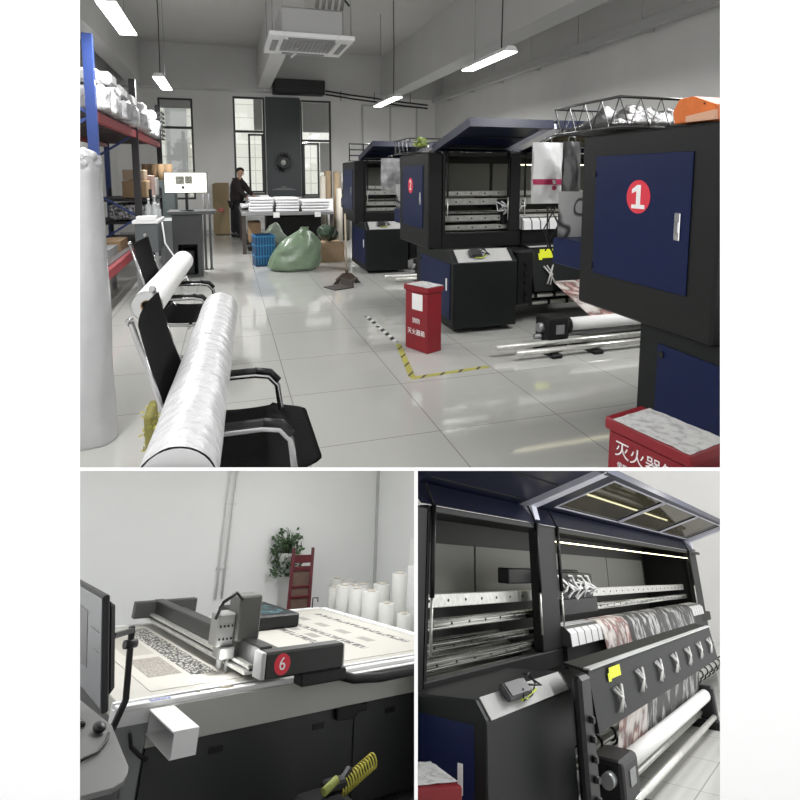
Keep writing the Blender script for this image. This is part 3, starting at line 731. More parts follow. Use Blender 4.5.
for k in range(90):
    a, e, q = random.uniform(0, 6.28), random.uniform(-.1, 1.4), random.uniform(.03, .085)
    c = Vector((math.cos(a) * math.cos(e) * q, math.sin(a) * math.cos(e) * q, .03 + math.sin(e) * q)); d = Vector((random.uniform(-1, 1), random.uniform(-1, 1), random.uniform(-1, 1))).normalized()
    s_ = d.orthogonal().normalized() * .012; d = d * .03
    g.quad([c - d, c + s_, c + d, c - s_])
g.out('leaves', mat('yellow green leaf', (.30, .40, .06), .5, noise_amt=.2, nscale=20), t)
G().ball((0, 0, .03), (.06, .06, .03)).out('bundle_core', mat('olive', (.16, .2, .04), .7), t)
g = G()
for z in (.1, .2, .3): g.tube([(0, 0, z), (.5, 0, z)], .01, 6)
for x in (0, .25, .5): g.tube([(x, 0, 0), (x, 0, .32)], .01, 6)
g.box((-.02, -.03, 0), (.52, .03, .01))
single('small_rail_rack', g, black, 'small dark rail rack on top of the furthest printer', 'rack', (2.06, 9.72, 1.757))
def controller(loc, rx, label, sc=1.):
    t = thing('hand_controller', label, 'controller', loc, 0, 'hand controllers on the printers')
    from mathutils import Euler
    e = Euler((rx, 0, 0)).to_matrix().to_4x4()
    g = G().box((-.07 * sc, -.045, .006), (.06 * sc, .045, .04), .01).box((-.06 * sc, -.038, .04), (.03 * sc, .038, .046), .004)
    g.bm.transform(e); g.out('body', mat('dark grey controller', (.03, .03, .033), .4), t)
    g = G().tube([(.05 * sc, .02, .03), (.1 * sc, .05, .04), (.12 * sc, .0, .015), (.06 * sc, -.05, .02), (.0, -.06, .02), (.02, -.02, .05)], .006, 6).tube([(.06 * sc, .0, .03), (.14 * sc, -.02, .02), (.08 * sc, .06, .03)], .006, 6)
    g.bm.transform(e); g.out('cable', black, t)
    g = G().tube([(-.02, -.055, .02), (.05, -.058, .02), (.1 * sc, -.03, .02)], .006, 6)
    g.bm.transform(e); g.out('yellow_cord', mat('yellow green cord', (.55, .65, .05), .5), t)
    return t
SL = math.atan2(.105, .13)
for k, (x, y, z) in enumerate(((1.95, 5.38, 0), (1.95, 8.83, 0), (2.0, 1.88, 0))):
    controller((x + .30, y - .505, z + .7485), SL, ['small dark controller with cable on the sloping plate of printer 2', 'dark controller on the sloping plate of the furthest printer', 'dark controller on the sloping plate of printer 1'][k])
# ---------------------------------------------------------------- chairs and the rolls lying on them
mesh_m = mat('black mesh fabric', (.009, .009, .009), .85, bump=.2, bscale=90, spec=.3)
dchrome = mat('dull chrome', (.42, .42, .42), .22, metal=1.)
def office_chair(loc, rz, label):
    t = thing('office_chair', label, 'chair', loc, rz, 'cantilever office chairs')
    # faces +x ; width along y
    def seat(u, v):
        x = -.26 + .52 * u; y = -.29 + .64 * v; z = .44 + .03 * (2 * u - 1) ** 2 - .03 * max(0, u - .85) * 6 * (1 if u > .85 else 0)
        k = abs(2 * v - 1)
        if u > .7 and k > .70: x -= .13 * ((k - .70) / .30) ** 2 * (u - .7) / .3
        return (x, y, z)
    G().sheet(seat, 20, 24, thick=.035).out('seat', mesh_m, t)
    def back(u, v):
        y = -.285 + .57 * u; z = .49 + .53 * v; x = -.195 - .165 * v - .02 * math.sin(PI * v) + .02 * (2 * u - 1) ** 2
        return (x, y, z)
    G().sheet(back, 10, 14, thick=.012).out('backrest', mesh_m, t)
    for s in (-1, 1):
        y = s * .285
        f = G().tube([(-.36, y, 1.03), (-.285, y, .75), (-.195, y, .5), (-.15, y, .43), (.0, y, .42), (.16, y, .43)], .0095, 8).tube([(-.36, y, 1.03), (-.365, y * .96, 1.035)], .014, 8)
        f.out('side_frame', dchrome, t)
        y = s * .275 + .0
        a = G().tube([(-.22, y, .605), (-.12, y, .62), (.04, y, .62), (.10, y, .608), (.135, y, .565), (.155, y, .40), (.175, y, .10), (.17, y, .04), (.13, y, .018), (-.25, y, .018)], .0135, 10)
        a.out('leg', dchrome, t)
        G().bar((-.2, y, .64), (.05, y, .64), .04, .02, b=.009).tube([(.04, y, .64), (.105, y, .628), (.14, y, .585)], .0165, 8).out('armrest', black, t)
    G().tube([(-.25, -.275, .018), (-.25, .275, .018)], .0135, 8).out('floor_bar', dchrome, t)
    G().tube([(.0, -.275, .40), (.0, .275, .40)], .012, 8).out('cross_bar', dchrome, t)
    return t
office_chair((.05, 2.215, 0), 0, 'nearest black mesh office chair carrying the big film-wrapped roll')
office_chair((-.29, 4.53, 0), math.radians(-3), 'black mesh office chair further back carrying the smaller white roll')
def long_roll(p0, p1, r, m, label, endcol=True):
    p0, p1 = Vector(p0), Vector(p1)
    t = thing('fabric_roll', label, 'roll', p0, 0, 'rolls lying on the office chairs'); d = p1 - p0
    z = d.normalized(); x = z.orthogonal().normalized(); y = z.cross(x)
    def f(u, v):
        a = 2 * PI * u; q = r * (1 + .02 * noise.noise(Vector((math.cos(a) * 2, math.sin(a) * 2, v * 9))))
        return tuple(d * v + (x * math.cos(a) + y * math.sin(a)) * q)
    g = G().sheet(f, 40, 40)
    bmesh.ops.remove_doubles(g.bm, verts=g.bm.verts[:], dist=.0005); g.out('wrapped_body', m, t)
    for q, s in ((Vector((0, 0, 0)), -1), (d, 1)):
        g = G().ring(q - z * .002 * -s, q + z * .004 * s, r * .96, r * .42, 30).ring(q - z * .05 * s, q + z * .003 * s, r * .42, r * .36, 24, 1)
        g.cyl(q - z * .06 * s, q - z * .05 * s, r * .38, n=20, m=2)
        g.out('roll_end', [mat('frosted film end', (.50, .50, .50), .35), cardb, black], t, 'roll end with cardboard core')
    return t
W1 = long_roll((-.142, 1.40, .750), (-.062, 3.27, .750), .096, wrap, 'big film-wrapped white roll lying over the nearest chair')
lettering('lettering', '7', .035, black, W1, (.045, 1.02, .097), (.05, 1, 0), (-1, .2, 0))
long_roll((-.475, 3.52, .741), (-.405, 5.35, .741), .088, paper, 'smaller plain white roll lying over the further chair')
# upright wrapped roll and rack at the left
t = thing('film_wrapped_column', 'tall upright roll wrapped in cloudy film at the left edge', 'roll', (-.785, 3.44, 0))
def fc(u, v):
    a = 2 * PI * u; q = .128 + .008 * noise.noise(Vector((math.cos(a) * 2, math.sin(a) * 2, v * 5)))
    if v > .93: q *= 1 + .14 * noise.noise(Vector((math.cos(a) * 4, math.sin(a) * 4, v * 30)))
    return (q * math.cos(a), q * math.sin(a), .003 + 1.60 * v + (.04 * noise.noise(Vector((math.cos(a) * 3, math.sin(a) * 3, 7))) if v > .95 else 0))
g = G().sheet(fc, 40, 50); bmesh.ops.remove_doubles(g.bm, verts=g.bm.verts[:], dist=.0005); g.out('film_body', filmm, t)
g = G().ball((0, 0, 1.56), (.12, .12, .07), sub=4).jitter(.03, 16, 2).ball((.05, -.03, 1.6), (.07, .06, .05), sub=4).jitter(.012, 30, 5)
g.out('crumpled_top', crinkle, t)
bluep = mat('blue rack enamel', (.018, .042, .17), .4); redb = mat('red rack beam', (.30, .03, .04), .45)
t = thing('storage_rack', 'tall storage rack with blue post and red beams at the left wall', 'rack', (0, 0, 0))
for x, y, m in ((-1.26, 12.1, MATS.get('backlit rack post') or mat('backlit rack post', (.02, .018, .02), .5)), (-2.2, 12.1, bluep), (-1.26, 6.3, bluep), (-1.26, 9.0, mat('backlit rack post', (.02, .018, .02), .5)), (-2.2, 6.3, bluep), (-2.2, 9.0, bluep)):  # far aisle posts coloured near black to imitate backlighting on blue enamel
    q = G().box((x - .045, y - .035, 0), (x + .045, y + .035, 2.88))
    q.out('post', m, t)
for y in (6.3, 9.0):
    for k in range(4): G().bar((-1.26 if k % 2 else -2.2, y, .3 + .6 * k), (-2.2 if k % 2 else -1.26, y, .9 + .6 * k), .03, .03).out('brace', bluep, t)
for z in (.40, 2.05):
    ye = 8.96 if z < 1 else 12.06
    for x in (-1.26, -2.2): G().box((x - .03, 6.34, z), (x + .03, ye, z + .10)).out('beam', redb, t)
    g = G()
    for k in range(9 if z < 1 else 19): g.box((-2.16, 6.45 + k * .3, z + .06), (-1.30, 6.53 + k * .3, z + .085))
    g.box((-2.165, 6.4, z + .101), (-1.295, ye - .04, z + .108)).out('deck', mat('dark deck', (.09, .07, .07), .7), t)
fold_m = mat('folded white goods', (.52, .52, .52), .7)
NTH = ['first', 'second', 'third', 'fourth', 'fifth', 'sixth', 'seventh', 'eighth', 'ninth', 'tenth']
for k in range(10):
    y = (6.60, 7.06, 7.52, 7.98, 8.46, 9.30, 9.75, 10.19, 10.63, 11.07)[k]; dx = .03 * (k % 3); w, h = .42, (.30, .36, .27, .33, .30)[k % 5]
    lb = '%s clear bag of white goods along the top rack shelf, counted from the blue post' % NTH[k]
    t = thing('plastic_bag', lb, 'bag', (-1.40 + dx, y, 2.172), 0, 'clear bags on the top rack shelf')
    g = G().box((-.24, -w * .45, 0), (.24, w * .45, h * .8)).sub(5).jitter(.025, 7, k).jitter(.014, 22, k + 3)
    for v in g.bm.verts: v.co.z = max(v.co.z, .0); v.co.y = min(max(v.co.y, -.215), .215)
    g.smooth().out('bag_film', crinkle, t)
    g = G().box((-.20, -w * .42, h * .8 + .03), (.20, w * .42, h * .8 + .17), .03).sub(2).jitter(.008, 9, k)
    g.out('folded_goods', fold_m, t, 'folded white goods')
t = thing('dark_mesh_crate', 'dark mesh crate at the far end of the top rack shelf', 'crate', (-1.30, 11.49, 2.172))
g = G().box((-.2, -.18, 0), (.2, .18, .02))
for k in range(6):
    g.box((-.2, -.18, .06 + k * .08), (.2, -.165, .10 + k * .08)); g.box((.185, -.165, .06 + k * .08), (.2, .18, .10 + k * .08))
for x in (-.2, -.07, .06, .18): g.box((x, -.185, .02), (x + .02, -.18, .52))
g.out('crate_wall', black, t)
# second bundle row on the rack's lower shelf
for k in range(3):
    single('board_stack', G().box((-.3, -.3, 0), (.3, .3, .05 + .02 * k)).box((-.28, -.28, .051 + .02 * k), (.3, .29, .09 + .02 * k)), [paper, mgrey, cardb][k],
           ['white boards on the lower rack shelf, nearest', 'grey boards on the middle of the lower rack shelf', 'brown boards at the far end of the lower rack shelf'][k], 'boards', (-1.68, 6.9 + .75 * k, .51), 0, 'boards on the lower rack shelf')
# black shelf unit with cartons behind the rack
t = thing('black_shelf_unit', 'low black shelf unit behind the rack holding cartons and patterned bags', 'shelf', (-1.52, 9.95, 0))
for z in (.45, .78, 1.12): G().box((-.42, -.72, z), (.42, .72, z + .04)).out('shelf_board', black, t)
for x in (-.4, .4):
    for y in (-.7, .7): G().box((x - .02, y - .02, 0), (x + .02, y + .02, 1.3)).out('post', black, t)
for k, (x, y, z, sx, sy, h, m, lb) in enumerate(((-1.35, 9.55, 1.162, .34, .42, .26, cardb, 'tan parcel on the black shelf unit, nearest'), (-1.36, 9.56, 1.424, .30, .38, .15, mat('tan wrap', (.40, .30, .21), .6), 'small tan parcel on top of the nearest parcel'),
                            (-1.33, 10.05, 1.162, .34, .40, .34, mat('pinkish wrap', (.33, .22, .19), .6, noise_amt=.2), 'reddish parcel beside the tan parcel on the black shelf'), (-1.33, 10.5, 1.162, .36, .36, .30, mat('grey parcel', (.30, .29, .27), .6), 'grey parcel at the far end of the black shelf'))):
    single('parcel', G().box((-sx / 2, -sy / 2, 0), (sx / 2, sy / 2, h), .01).sub(2).jitter(.006, 8, k), m, lb, 'parcel', (x, y, z + .008 + (.012 if k == 1 else 0)), 0, 'parcels on the black shelf unit')
speck = rampmat('speckled black and white fabric', [(.42, (.05, .05, .05)), (.5, (.3, .3, .3)), (.6, (.62, .62, .62))], 26, rough=.6)
for k in range(3):
    single('patterned_bag', G().box((-.3, -.2, 0), (.3, .2, .22), .03).sub(2).jitter(.02, 6, k + 9), speck, ['speckled fabric bag on the black shelf, nearest', 'middle speckled fabric bag on the black shelf', 'furthest speckled fabric bag on the black shelf'][k], 'bag', (-1.42, 9.48 + .46 * k, .842), 0, 'speckled bags on the black shelf unit')
t = thing('dark_cabinet', 'dark green-grey cabinet under the brown tubes', 'cabinet', (-1.25, 11.6, 0))
G().box((-.3, -.3, 0), (.3, .3, 1.42), .01).out('body', mat('dark slate cabinet', (.06, .075, .075), .5), t)
G().box((-.27, -.308, .1), (-.01, -.301, 1.36)).box((.01, -.308, .1), (.27, -.301, 1.36)).out('door', mat('dark slate door', (.07, .085, .085), .45), t)
for k in range(4):
    single('brown_tube', G().ring((0, 0, 0), (0, 0, .30), .065, .05, 18), cardb, ['leftmost short brown tube on the dark cabinet', 'second short brown tube on the dark cabinet', 'third short brown tube on the dark cabinet', 'rightmost short brown tube on the dark cabinet'][k], 'tube', (-1.45 + .135 * k, 11.45, 1.422), 0, 'brown tubes on the dark cabinet')
# white bench with clutter
t = thing('white_bench', 'white-topped side bench between the rack and the monitor desk', 'table', (-1.0, 8.32, 0))
G().box((-.2, -.4, .88), (.12, .4, .92), .005).out('bench_top', white, t)
G().box((-.17, -.37, .5), (.10, .37, .879)).out('drawer_box', mat('slate drawers', (.10, .11, .115), .5), t)
for x in (-.15, .08):
    for y in (-.35, .35): G().box((x - .02, y - .02, 0), (x + .02, y + .02, .5)).out('leg', mgrey, t)
clearm = mat('clear bottle', (.75, .78, .78), .1, trans=.6)
for k, (x, y, h) in enumerate(((-.95, 8.25, .20), (-1.05, 8.42, .25), (-.94, 8.52, .17), (-1.0, 8.66, .28))):
    t = thing('bottle', ['shortest-neck clear bottle nearest on the white bench', 'second clear bottle on the white bench', 'small clear bottle on the white bench', 'tall clear bottle furthest on the white bench'][k], 'bottle', (x, y, .922), 0, 'clear bottles on the white bench')
    G().lathe([(.035, 0), (.04, .01), (.04, h * .65), (.015, h * .8), (.015, h)], (0, 0, 0)).out('body', clearm, t)
    G().cyl((0, 0, h + .001), (0, 0, h + .025), .018, n=12).out('cap', white, t)
single('paper_stack', G().box((-.12, -.11, 0), (.12, .11, .05)), paper, 'stack of white paper on the white bench', 'paper', (-1.03, 8.06, .922))
single('loose_white_cable', G().tube([(-.865, 8.2, .88), (-.83, 8.1, .6), (-.70, 8.0, .4), (-.66, 7.8, .22), (-.62, 7.7, .14), (-.55, 7.7, .2), (-.52, 7.75, .10), (-.58, 7.8, .03)], .012, 6), white, 'loose white cable hanging from the white bench', 'cable')
# monitor desk
t = thing('monitor_desk', 'tall dark desk carrying the lit white monitor', 'desk', (-.52, 9.0, 0))
G().box((-.34, -.3, .94), (.34, .3, .985), .006).out('desk_top', mat('dark desk top', (.075, .08, .08), .45), t)
G().box((-.27, -.26, .50), (.13, .26, .939)).box((-.27, -.26, .0), (-.2, .26, .50)).box((.07, -.26, 0), (.13, .26, .5)).box((-.2, -.26, .0), (.07, .26, .04)).box((-.2, .2, .04), (.07, .26, .5)).out('desk_cabinet', mat('dark desk', (.05, .055, .055), .5), t)
G().box((-.27, -.264, .50), (.13, -.261, .93)).out('door', mat('dark desk door', (.04, .042, .042), .45), t)
single('computer_case', G().box((-.1, -.2, 0), (.08, .18, .36), .01).cyl((-.01, -.202, .24), (-.01, -.2, .24), .05), black, 'black computer case inside the monitor desk', 'computer', (-.58, 8.98, .041))
single('side_cabinet', G().box((-.12, -.3, 0), (.12, .3, .8), .01), mgrey, 'grey low cabinet left of the monitor desk', 'cabinet', (-.93, 9.9, 0))
t = thing('monitor', 'white lit monitor on the tall dark desk', 'monitor', (-.585, 8.9, .987))
G().box((-.1, -.08, 0), (.1, .08, .012), .004).box((-.02, .0, .012), (.02, .03, .3)).out('stand', black, t)
G().box((-.30, -.035, .26), (.30, -.005, .57), .006).out('bezel', black, t)
s_ = G().box((-.29, -.038, .27), (.29, -.0355, .56)).out('screen', mat('lit screen white', (.95, .95, .86), .3, emit=1.0), t, 'lit pale screen')
G().box((-.14, -.0395, .39), (-.02, -.0385, .51)).out('screen_image', rampmat('screen photo', [(.35, (.10, .11, .09)), (.5, (.45, .45, .38)), (.6, (.2, .2, .18))], 22), s_)
G().box((-.01, -.0395, .40), (.09, -.0385, .51)).out('screen_image', MATS['screen photo'], s_)
G().cyl((-.04, -.0395, .345), (-.04, -.0385, .345), .022).out('screen_icon', black, s_)
for x in (-.24, -.15):
    single('grey_pole', G().cyl((0, 0, 0), (0, 0, 1.22), .02, n=12).cyl((0, 0, 0), (0, 0, .02), .035, n=14), mat('dull grey post', (.14, .14, .14), .6), 'slim grey pole right of the monitor desk' + (', left one' if x < -.2 else ', right one'), 'pole', (x * .9 - .15, 9.45, 0), 0, 'grey poles by the monitor desk')
single('red_hook', G().tube([(-.08, 8.72, .96), (-.06, 8.7, 1.0), (-.1, 8.7, 1.03), (-.13, 8.7, .99)], .01, 6).box((-.18, 8.7, .986), (-.08, 8.74, .992)), redb, 'small dark red hook at the right end of the monitor desk', 'hook')
# cardboard sheets leaning on the back wall
t = thing('cardboard_sheets', 'tall brown cardboard sheets leaning on the back wall', 'cardboard', (-.17, 15.1, 0))
for k in range(4):
    G().rbox((.01 * k, .04 * k - .05, .66), (.40 - .02 * k, .015, 1.28 + .02 * k), (-.06, 0, 0)).out('sheet', mat('kraft board %d' % k, (.26 + .02 * k, .20 + .015 * k, .11), .85), t)
# yellow brush behind the chair
t = thing('yellow_brush', 'worn yellow-green brush standing behind the nearest chair', 'brush', (-.41, 2.98, 0))
g = G()
for k in range(240):
    x, y = random.uniform(-.03, .03), random.uniform(-.12, .12); z = random.uniform(.02, .33)
    d = Vector((random.uniform(-1, 1), random.uniform(-.6, .6), random.uniform(-.8, .3))).normalized() * .022; c = Vector((x, y, z))
    q = d.orthogonal().normalized() * .004; g.quad([c - q, c + q, c + d + q, c + d - q])
g.out('bristles', mat('yellow bristle', (.42, .38, .05), .6, noise_amt=.25, nscale=30), t)
G().box((-.02, -.11, 0.004), (.02, .11, .33), .01).out('brush_board', mat('olive board', (.22, .20, .05), .7), t)
# ---------------------------------------------------------------- fabric table, rolls, bags
t = thing('fabric_table', 'long table piled with folded white fabric before the windows', 'table', (1.14, 12.35, 0))
G().box((-.90, -1.3, .74), (.88, 1.3, .80), .006).out('table_top', mat('grey table top', (.22, .22, .22), .5), t)
for x in (-.86, .84):
    for y in (-1.22, 1.22): G().box((x - .035, y - .035, 0), (x + .035, y + .035, .74)).out('leg', mat('dark brown leg', (.05, .04, .035), .6), t)
G().box((-.84, -.9, .14), (.82, 1.2, .17)).out('lower_shelf', black, t)
g = G()
for x in (-.25, .55): g.box((x - .06, -1.312, .70), (x + .06, -1.302, .80))
g.out('clip', white, t)
fab = [mat('white fabric %d' % k, c, .85, noise_amt=.05, nscale=14) for k, c in enumerate(((.80, .80, .81), (.70, .70, .71), (.84, .84, .84)))]
n = 0
for sx, nm in ((.62, 'left'), (1.12, 'middle'), (1.68, 'right')):
    for k in range(5 if nm != 'right' else 4):
        w = .45 if nm != 'right' else .56
        g = G().box((-w / 2, -.35, 0), (w / 2, .35, .046), .016, seg=2).sub(1).jitter(.006, 6, n); n += 1
        lv = ['bottom', 'second from bottom', 'third from bottom', 'fourth from bottom', 'top'][k]
        if nm == 'right' and k == 3: lv = 'top'
        single('folded_fabric', g, fab[(k + n) % 3], 'folded white fabric, %s of the %s pile on the long table' % (lv, nm), 'fabric', (sx + random.uniform(-.015, .015), 11.5, .807 + .056 * k), random.uniform(-.03, .03), 'folded fabric on the long table')
for k in range(3):
    g = G().box((-.15, -.42, 0), (.15, .42, .07), .03, seg=2).sub(2).jitter(.03, 4, k + 20)
    single('fabric_heap', g, fab[k % 3], ['loose white fabric hanging over the left end of the long table', 'white fabric heap in front of the person', 'white fabric heap behind the middle pile'][k], 'fabric', ((.40, 12.36, .84), (.70, 13.10, .84), (1.25, 12.6, .84))[k], .1 * k, 'loose fabric on the long table')
single('box_lid', G().box((-.1, -.12, 0), (.1, .12, .12), .01), white, 'small white box on the fabric beside the person', 'box', (.78, 12.98, .953))
ROLLS = [(2.16, 13.3, 1.50, .075, 0), (2.32, 13.5, 1.62, .085, 1), (2.50, 13.3, 1.60, .08, 1), (2.68, 13.4, 1.58, .07, 2), (2.26, 12.9, .98, .075, 2), (2.47, 12.85, 1.22, .07, 0), (2.64, 12.9, 1.35, .075, 3), (2.84, 13.2, 1.45, .07, 2)]
RM_ = [mat('cream roll', (.62, .58, .50), .7), mat('tan roll', (.40, .30, .19), .7), mat('white roll', (.74, .73, .70), .6), mat('dark grey roll', (.10, .10, .09), .7)]
for k, (x, y, h, r, c) in enumerate(ROLLS):
    t = thing('standing_roll', ['cream standing roll, leftmost behind the long table', 'tall tan standing roll, left of the tan pair by the right window', 'tall tan standing roll, right of the tan pair', 'tall white standing roll behind the dark grey one', 'short white standing roll in front', 'cream standing roll in the front row', 'dark grey standing roll in the front row', 'white standing roll furthest right, beside the far printer'][k], 'roll', (x, y, 0), 0, 'rolls standing behind the long table')
    G().ring((0, 0, 0), (0, 0, h), r, r * .45, 22).out('roll_body', RM_[c], t)
    G().ring((0, 0, h + .001), (0, 0, h + .012), r * .5, r * .4, 18).out('core', cardb, t)
t = thing('green_sack', 'big pale green plastic sack tied at the top, before the long table', 'bag', (.99, 9.05, 0))
def sack(u, v):
    a = 2 * PI * u; pr = [(0, .34), (.06, .40), (.25, .41), (.45, .38), (.62, .32), (.76, .25), (.86, .16), (.93, .07), (1., .07)]
    for (a0, r0), (a1, r1) in zip(pr, pr[1:]):
        if a0 <= v <= a1: r = r0 + (r1 - r0) * (v - a0) / (a1 - a0); break
    q = r * (1 + .10 * noise.noise(Vector((math.cos(a) * 2, math.sin(a) * 2, v * 4))) + .05 * noise.noise(Vector((math.cos(a) * 7, math.sin(a) * 7, v * 6))))
    return (q * math.cos(a) + .20 * max(0, v - .1), .72 * q * math.sin(a), .004 + .68 * v)
g = G().sheet(sack, 48, 40); bmesh.ops.remove_doubles(g.bm, verts=g.bm.verts[:], dist=.0005)
g.out('sack_film', mat('pale green film', (.18, .25, .165), .3, bump=.5, bscale=10, noise_amt=.12, nscale=5), t)
G().tube([(.20, -.03, .63), (.24, -.14, .56), (.22, -.2, .46)], .014, 6).tube([(.15, -.05, .64), (.08, -.14, .60)], .014, 6).out('tie', mat('white tie', (.6, .66, .6), .4), t)
t = thing('blue_crate', 'blue plastic crate left of the green sack', 'crate', (.55, 9.68, 0), .12)
g = G(); W, D, H = .32, .36, .52
for x in (-W / 2, W / 2 - .014): g.box((x, -D / 2, 0), (x + .014, D / 2, H))
for y in (-D / 2, D / 2 - .014): g.box((-W / 2 + .014, y, 0), (W / 2 - .014, y + .014, H))
g.box((-W / 2 + .014, -D / 2 + .014, 0), (W / 2 - .014, D / 2 - .014, .015))
for z in (.17, .35, .5): g.box((-W / 2 - .008, -D / 2 - .008, z - .012), (W / 2 + .008, -D / 2, z + .012), m=1).box((-W / 2 - .008, -D / 2, z - .012), (-W / 2, D / 2, z + .012), m=1)
for k in range(7): g.box((-W / 2 + .03 + k * .045, -D / 2 - .004, .03), (-W / 2 + .045 + k * .045, -D / 2, .49), m=1)
g.out('crate_wall', [mat('deep blue plastic', (.008, .06, .15), .5), mat('blue plastic', (.03, .20, .42), .45)], t)
darkbag = mat('dark green film', (.05, .075, .05), .3, bump=.5, bscale=12, noise_amt=.2)
for k, (x, y, z, r, m, lb) in enumerate(((.78, 10.12, .005, (.2, .15, .66), mat('grey green film', (.13, .16, .12), .3, bump=.5, bscale=12), 'grey-green plastic bag behind the blue crate'), (1.68, 9.85, .345, (.20, .17, .30), darkbag, 'dark green bag stuffed into the cardboard box'), (1.22, 9.95, .005, (.12, .14, .62), darkbag, 'tall dark green bag standing behind the green sack'))):
    g = G().ball((0, 0, r[2] / 2), (r[0], r[1], r[2] / 2), sub=4).jitter(.05, 5, k + 1).jitter(.02, 14, k)
    mz = min(v.co.z for v in g.bm.verts)
    for v in g.bm.verts: v.co.z -= mz
    single('plastic_sack', g, m, lb, 'bag', (x, y, z), 0, 'plastic bags before the long table')
t = thing('cardboard_box', 'open brown cardboard box right of the green sack', 'box', (1.66, 9.85, 0))
g = G().box((-.27, -.24, 0), (.27, -.225, .335)).box((-.27, .225, 0), (.27, .24, .335)).box((-.27, -.225, 0), (-.255, .225, .335)).box((.255, -.225, 0), (.27, .225, .335)).box((-.255, -.225, 0), (.255, .225, .33))
g.out('box_body', mat('light cardboard', (.45, .32, .20), .8, noise_amt=.06), t)
G().rbox((0, -.245, .30), (.5, .006, .09), (.15, 0, 0)).out('flap', MATS['light cardboard'], t)
single('dark_crate', G().box((-.55, -.3, 0), (.6, .3, .5), .02), black, 'black box under the long table', 'box', (1.3, 12.2, .172))
for k in range(2):
    single('small_carton', G().box((-.12, -.14, 0), (.12, .14, .40), .005), cardb, ['brown carton under the left end of the long table', 'brown carton behind the first, under the long table'][k], 'box', (.50, 11.72 + .32 * k, .172), 0, 'cartons under the long table')
# broom with dustpan standing on the aisle floor
t = thing('broom', 'broom with a long pale handle standing in the aisle before the far printer', 'broom', (1.56, 7.62, 0))
G().cyl((0, 0, .16), (-.015, .02, .98), .013, n=10).out('handle', mat('pale wood', (.45, .38, .28), .6), t)
G().box((-.02, -.03, .13), (.02, .03, .2), .006).prism([(-.16, .06), (.16, .06), (.06, .15), (-.06, .15)], 1, -.03, .03).out('broom_head', mat('brown head', (.08, .055, .04), .7), t)
g = G()
for k in range(160):
    x = random.uniform(-.17, .17); y = random.uniform(-.04, .04)
    g.bar((x * .8, y * .6, .07), (x * 1.15, y, .004), .006, .006)
g.out('bristles', mat('dark bristle', (.06, .05, .04), .8), t)
t = thing('dustpan', 'dark dustpan lying beside the broom', 'dustpan', (1.40, 7.36, 0), .4)
G().prism([(-.16, .004), (.14, .004), (.14, .10), (.12, .10), (.11, .02), (-.16, .012)], 1, -.14, .14).out('pan', mat('dark pan', (.07, .06, .055), .6), t)
G().bar((.14, 0, .06), (.3, 0, .1), .03, .02, b=.004).out('handle', MATS['dark pan'], t)
# wreath on the dark panel
t = thing('hanging_wreath', 'round dark sunburst wreath hung on the slate panel', 'wreath', (1.45, YB - .10, 1.86))
g = G()
for k in range(36):
    a = 2 * PI * k / 36; r = .27 if k % 2 else .21
    g.bar((.12 * math.cos(a), 0, .12 * math.sin(a)), (r * math.cos(a + .3), -.02, r * math.sin(a + .3)), .035, .01)
g.out('rays', mat('dark bronze', (.02, .022, .02), .5), t)
G().ring((0, .01, 0), (0, -.03, 0), .15, .085, 28).out('ring', MATS['dark bronze'], t)
G().ball((0, 0, 0), (.085, .02, .085)).out('centre_disc', mat('pale disc', (.42, .46, .42), .3), t)
single('hanging_plaque', G().box((-.3, -.004, 0), (.3, 0, .02)).box((-.2, -.004, .035), (.2, 0, .05)).box((-.06, -.006, .07), (.06, 0, .09)), mgrey, 'small grey raised strips low on the slate panel', 'plaque', (1.45, YB - .062, 1.13))
# ================================================================== person at the table
def skinned(name, pts, edges, m, parent, sub=2):
    me = bpy.data.meshes.new(name); me.from_pydata([p[0] for p in pts], edges, [])
    o = bpy.data.objects.new(name, me); COL.objects.link(o)
    md = o.modifiers.new('s', 'SKIN'); md.use_smooth_shade = True
    for v, p in zip(me.skin_vertices[0].data, pts): v.radius = p[1] if hasattr(p[1], '__len__') else (p[1], p[1])
    me.skin_vertices[0].data[0].use_root = True
    sm = o.modifiers.new('u', 'SUBSURF'); sm.levels = sub; sm.render_levels = sub
    m2 = bpy.data.meshes.new_from_object(o.evaluated_get(bpy.context.evaluated_depsgraph_get()))
    bpy.data.objects.remove(o); bpy.data.meshes.remove(me)
    m2.materials.clear(); m2.materials.append(m); m2.name = name
    for f in m2.polygons: f.use_smooth = True
    o = bpy.data.objects.new(name, m2); COL.objects.link(o); o.parent = parent; return o
person = thing('person', 'person in a dark jacket leaning over the white fabric at the table', 'person', (.20, 14.35, 0))
# local: reaches towards +x, -y
Wr = [Vector((.40, -.52, 1.02)), Vector((.26, -.66, .98))]
J = [((0, 0, .92), (.11, .09)), ((.03, -.03, 1.10), (.10, .08)), ((.06, -.07, 1.30), (.12, .085)), ((.075, -.10, 1.42), (.05, .05)), ((.095, -.13, 1.50), (.05, .05)), ((.105, -.145, 1.58), (.085, .095)), ((.105, -.14, 1.66), (.06, .07)),
     ((-.03, .08, .86), (.085, .085)), ((-.06, .10, .48), (.06, .06)), ((-.08, .12, .09), (.042, .042)),
     ((.04, -.08, .86), (.085, .085)), ((.06, -.08, .48), (.06, .06)), ((.03, -.06, .09), (.042, .042)),
     ((.13, .06, 1.37), (.055, .055)), ((.27, -.22, 1.16), (.042, .042)), (tuple(Wr[0]), (.028, .028)),
     ((.00, -.20, 1.37), (.055, .055)), ((.06, -.42, 1.15), (.042, .042)), (tuple(Wr[1]), (.028, .028))]
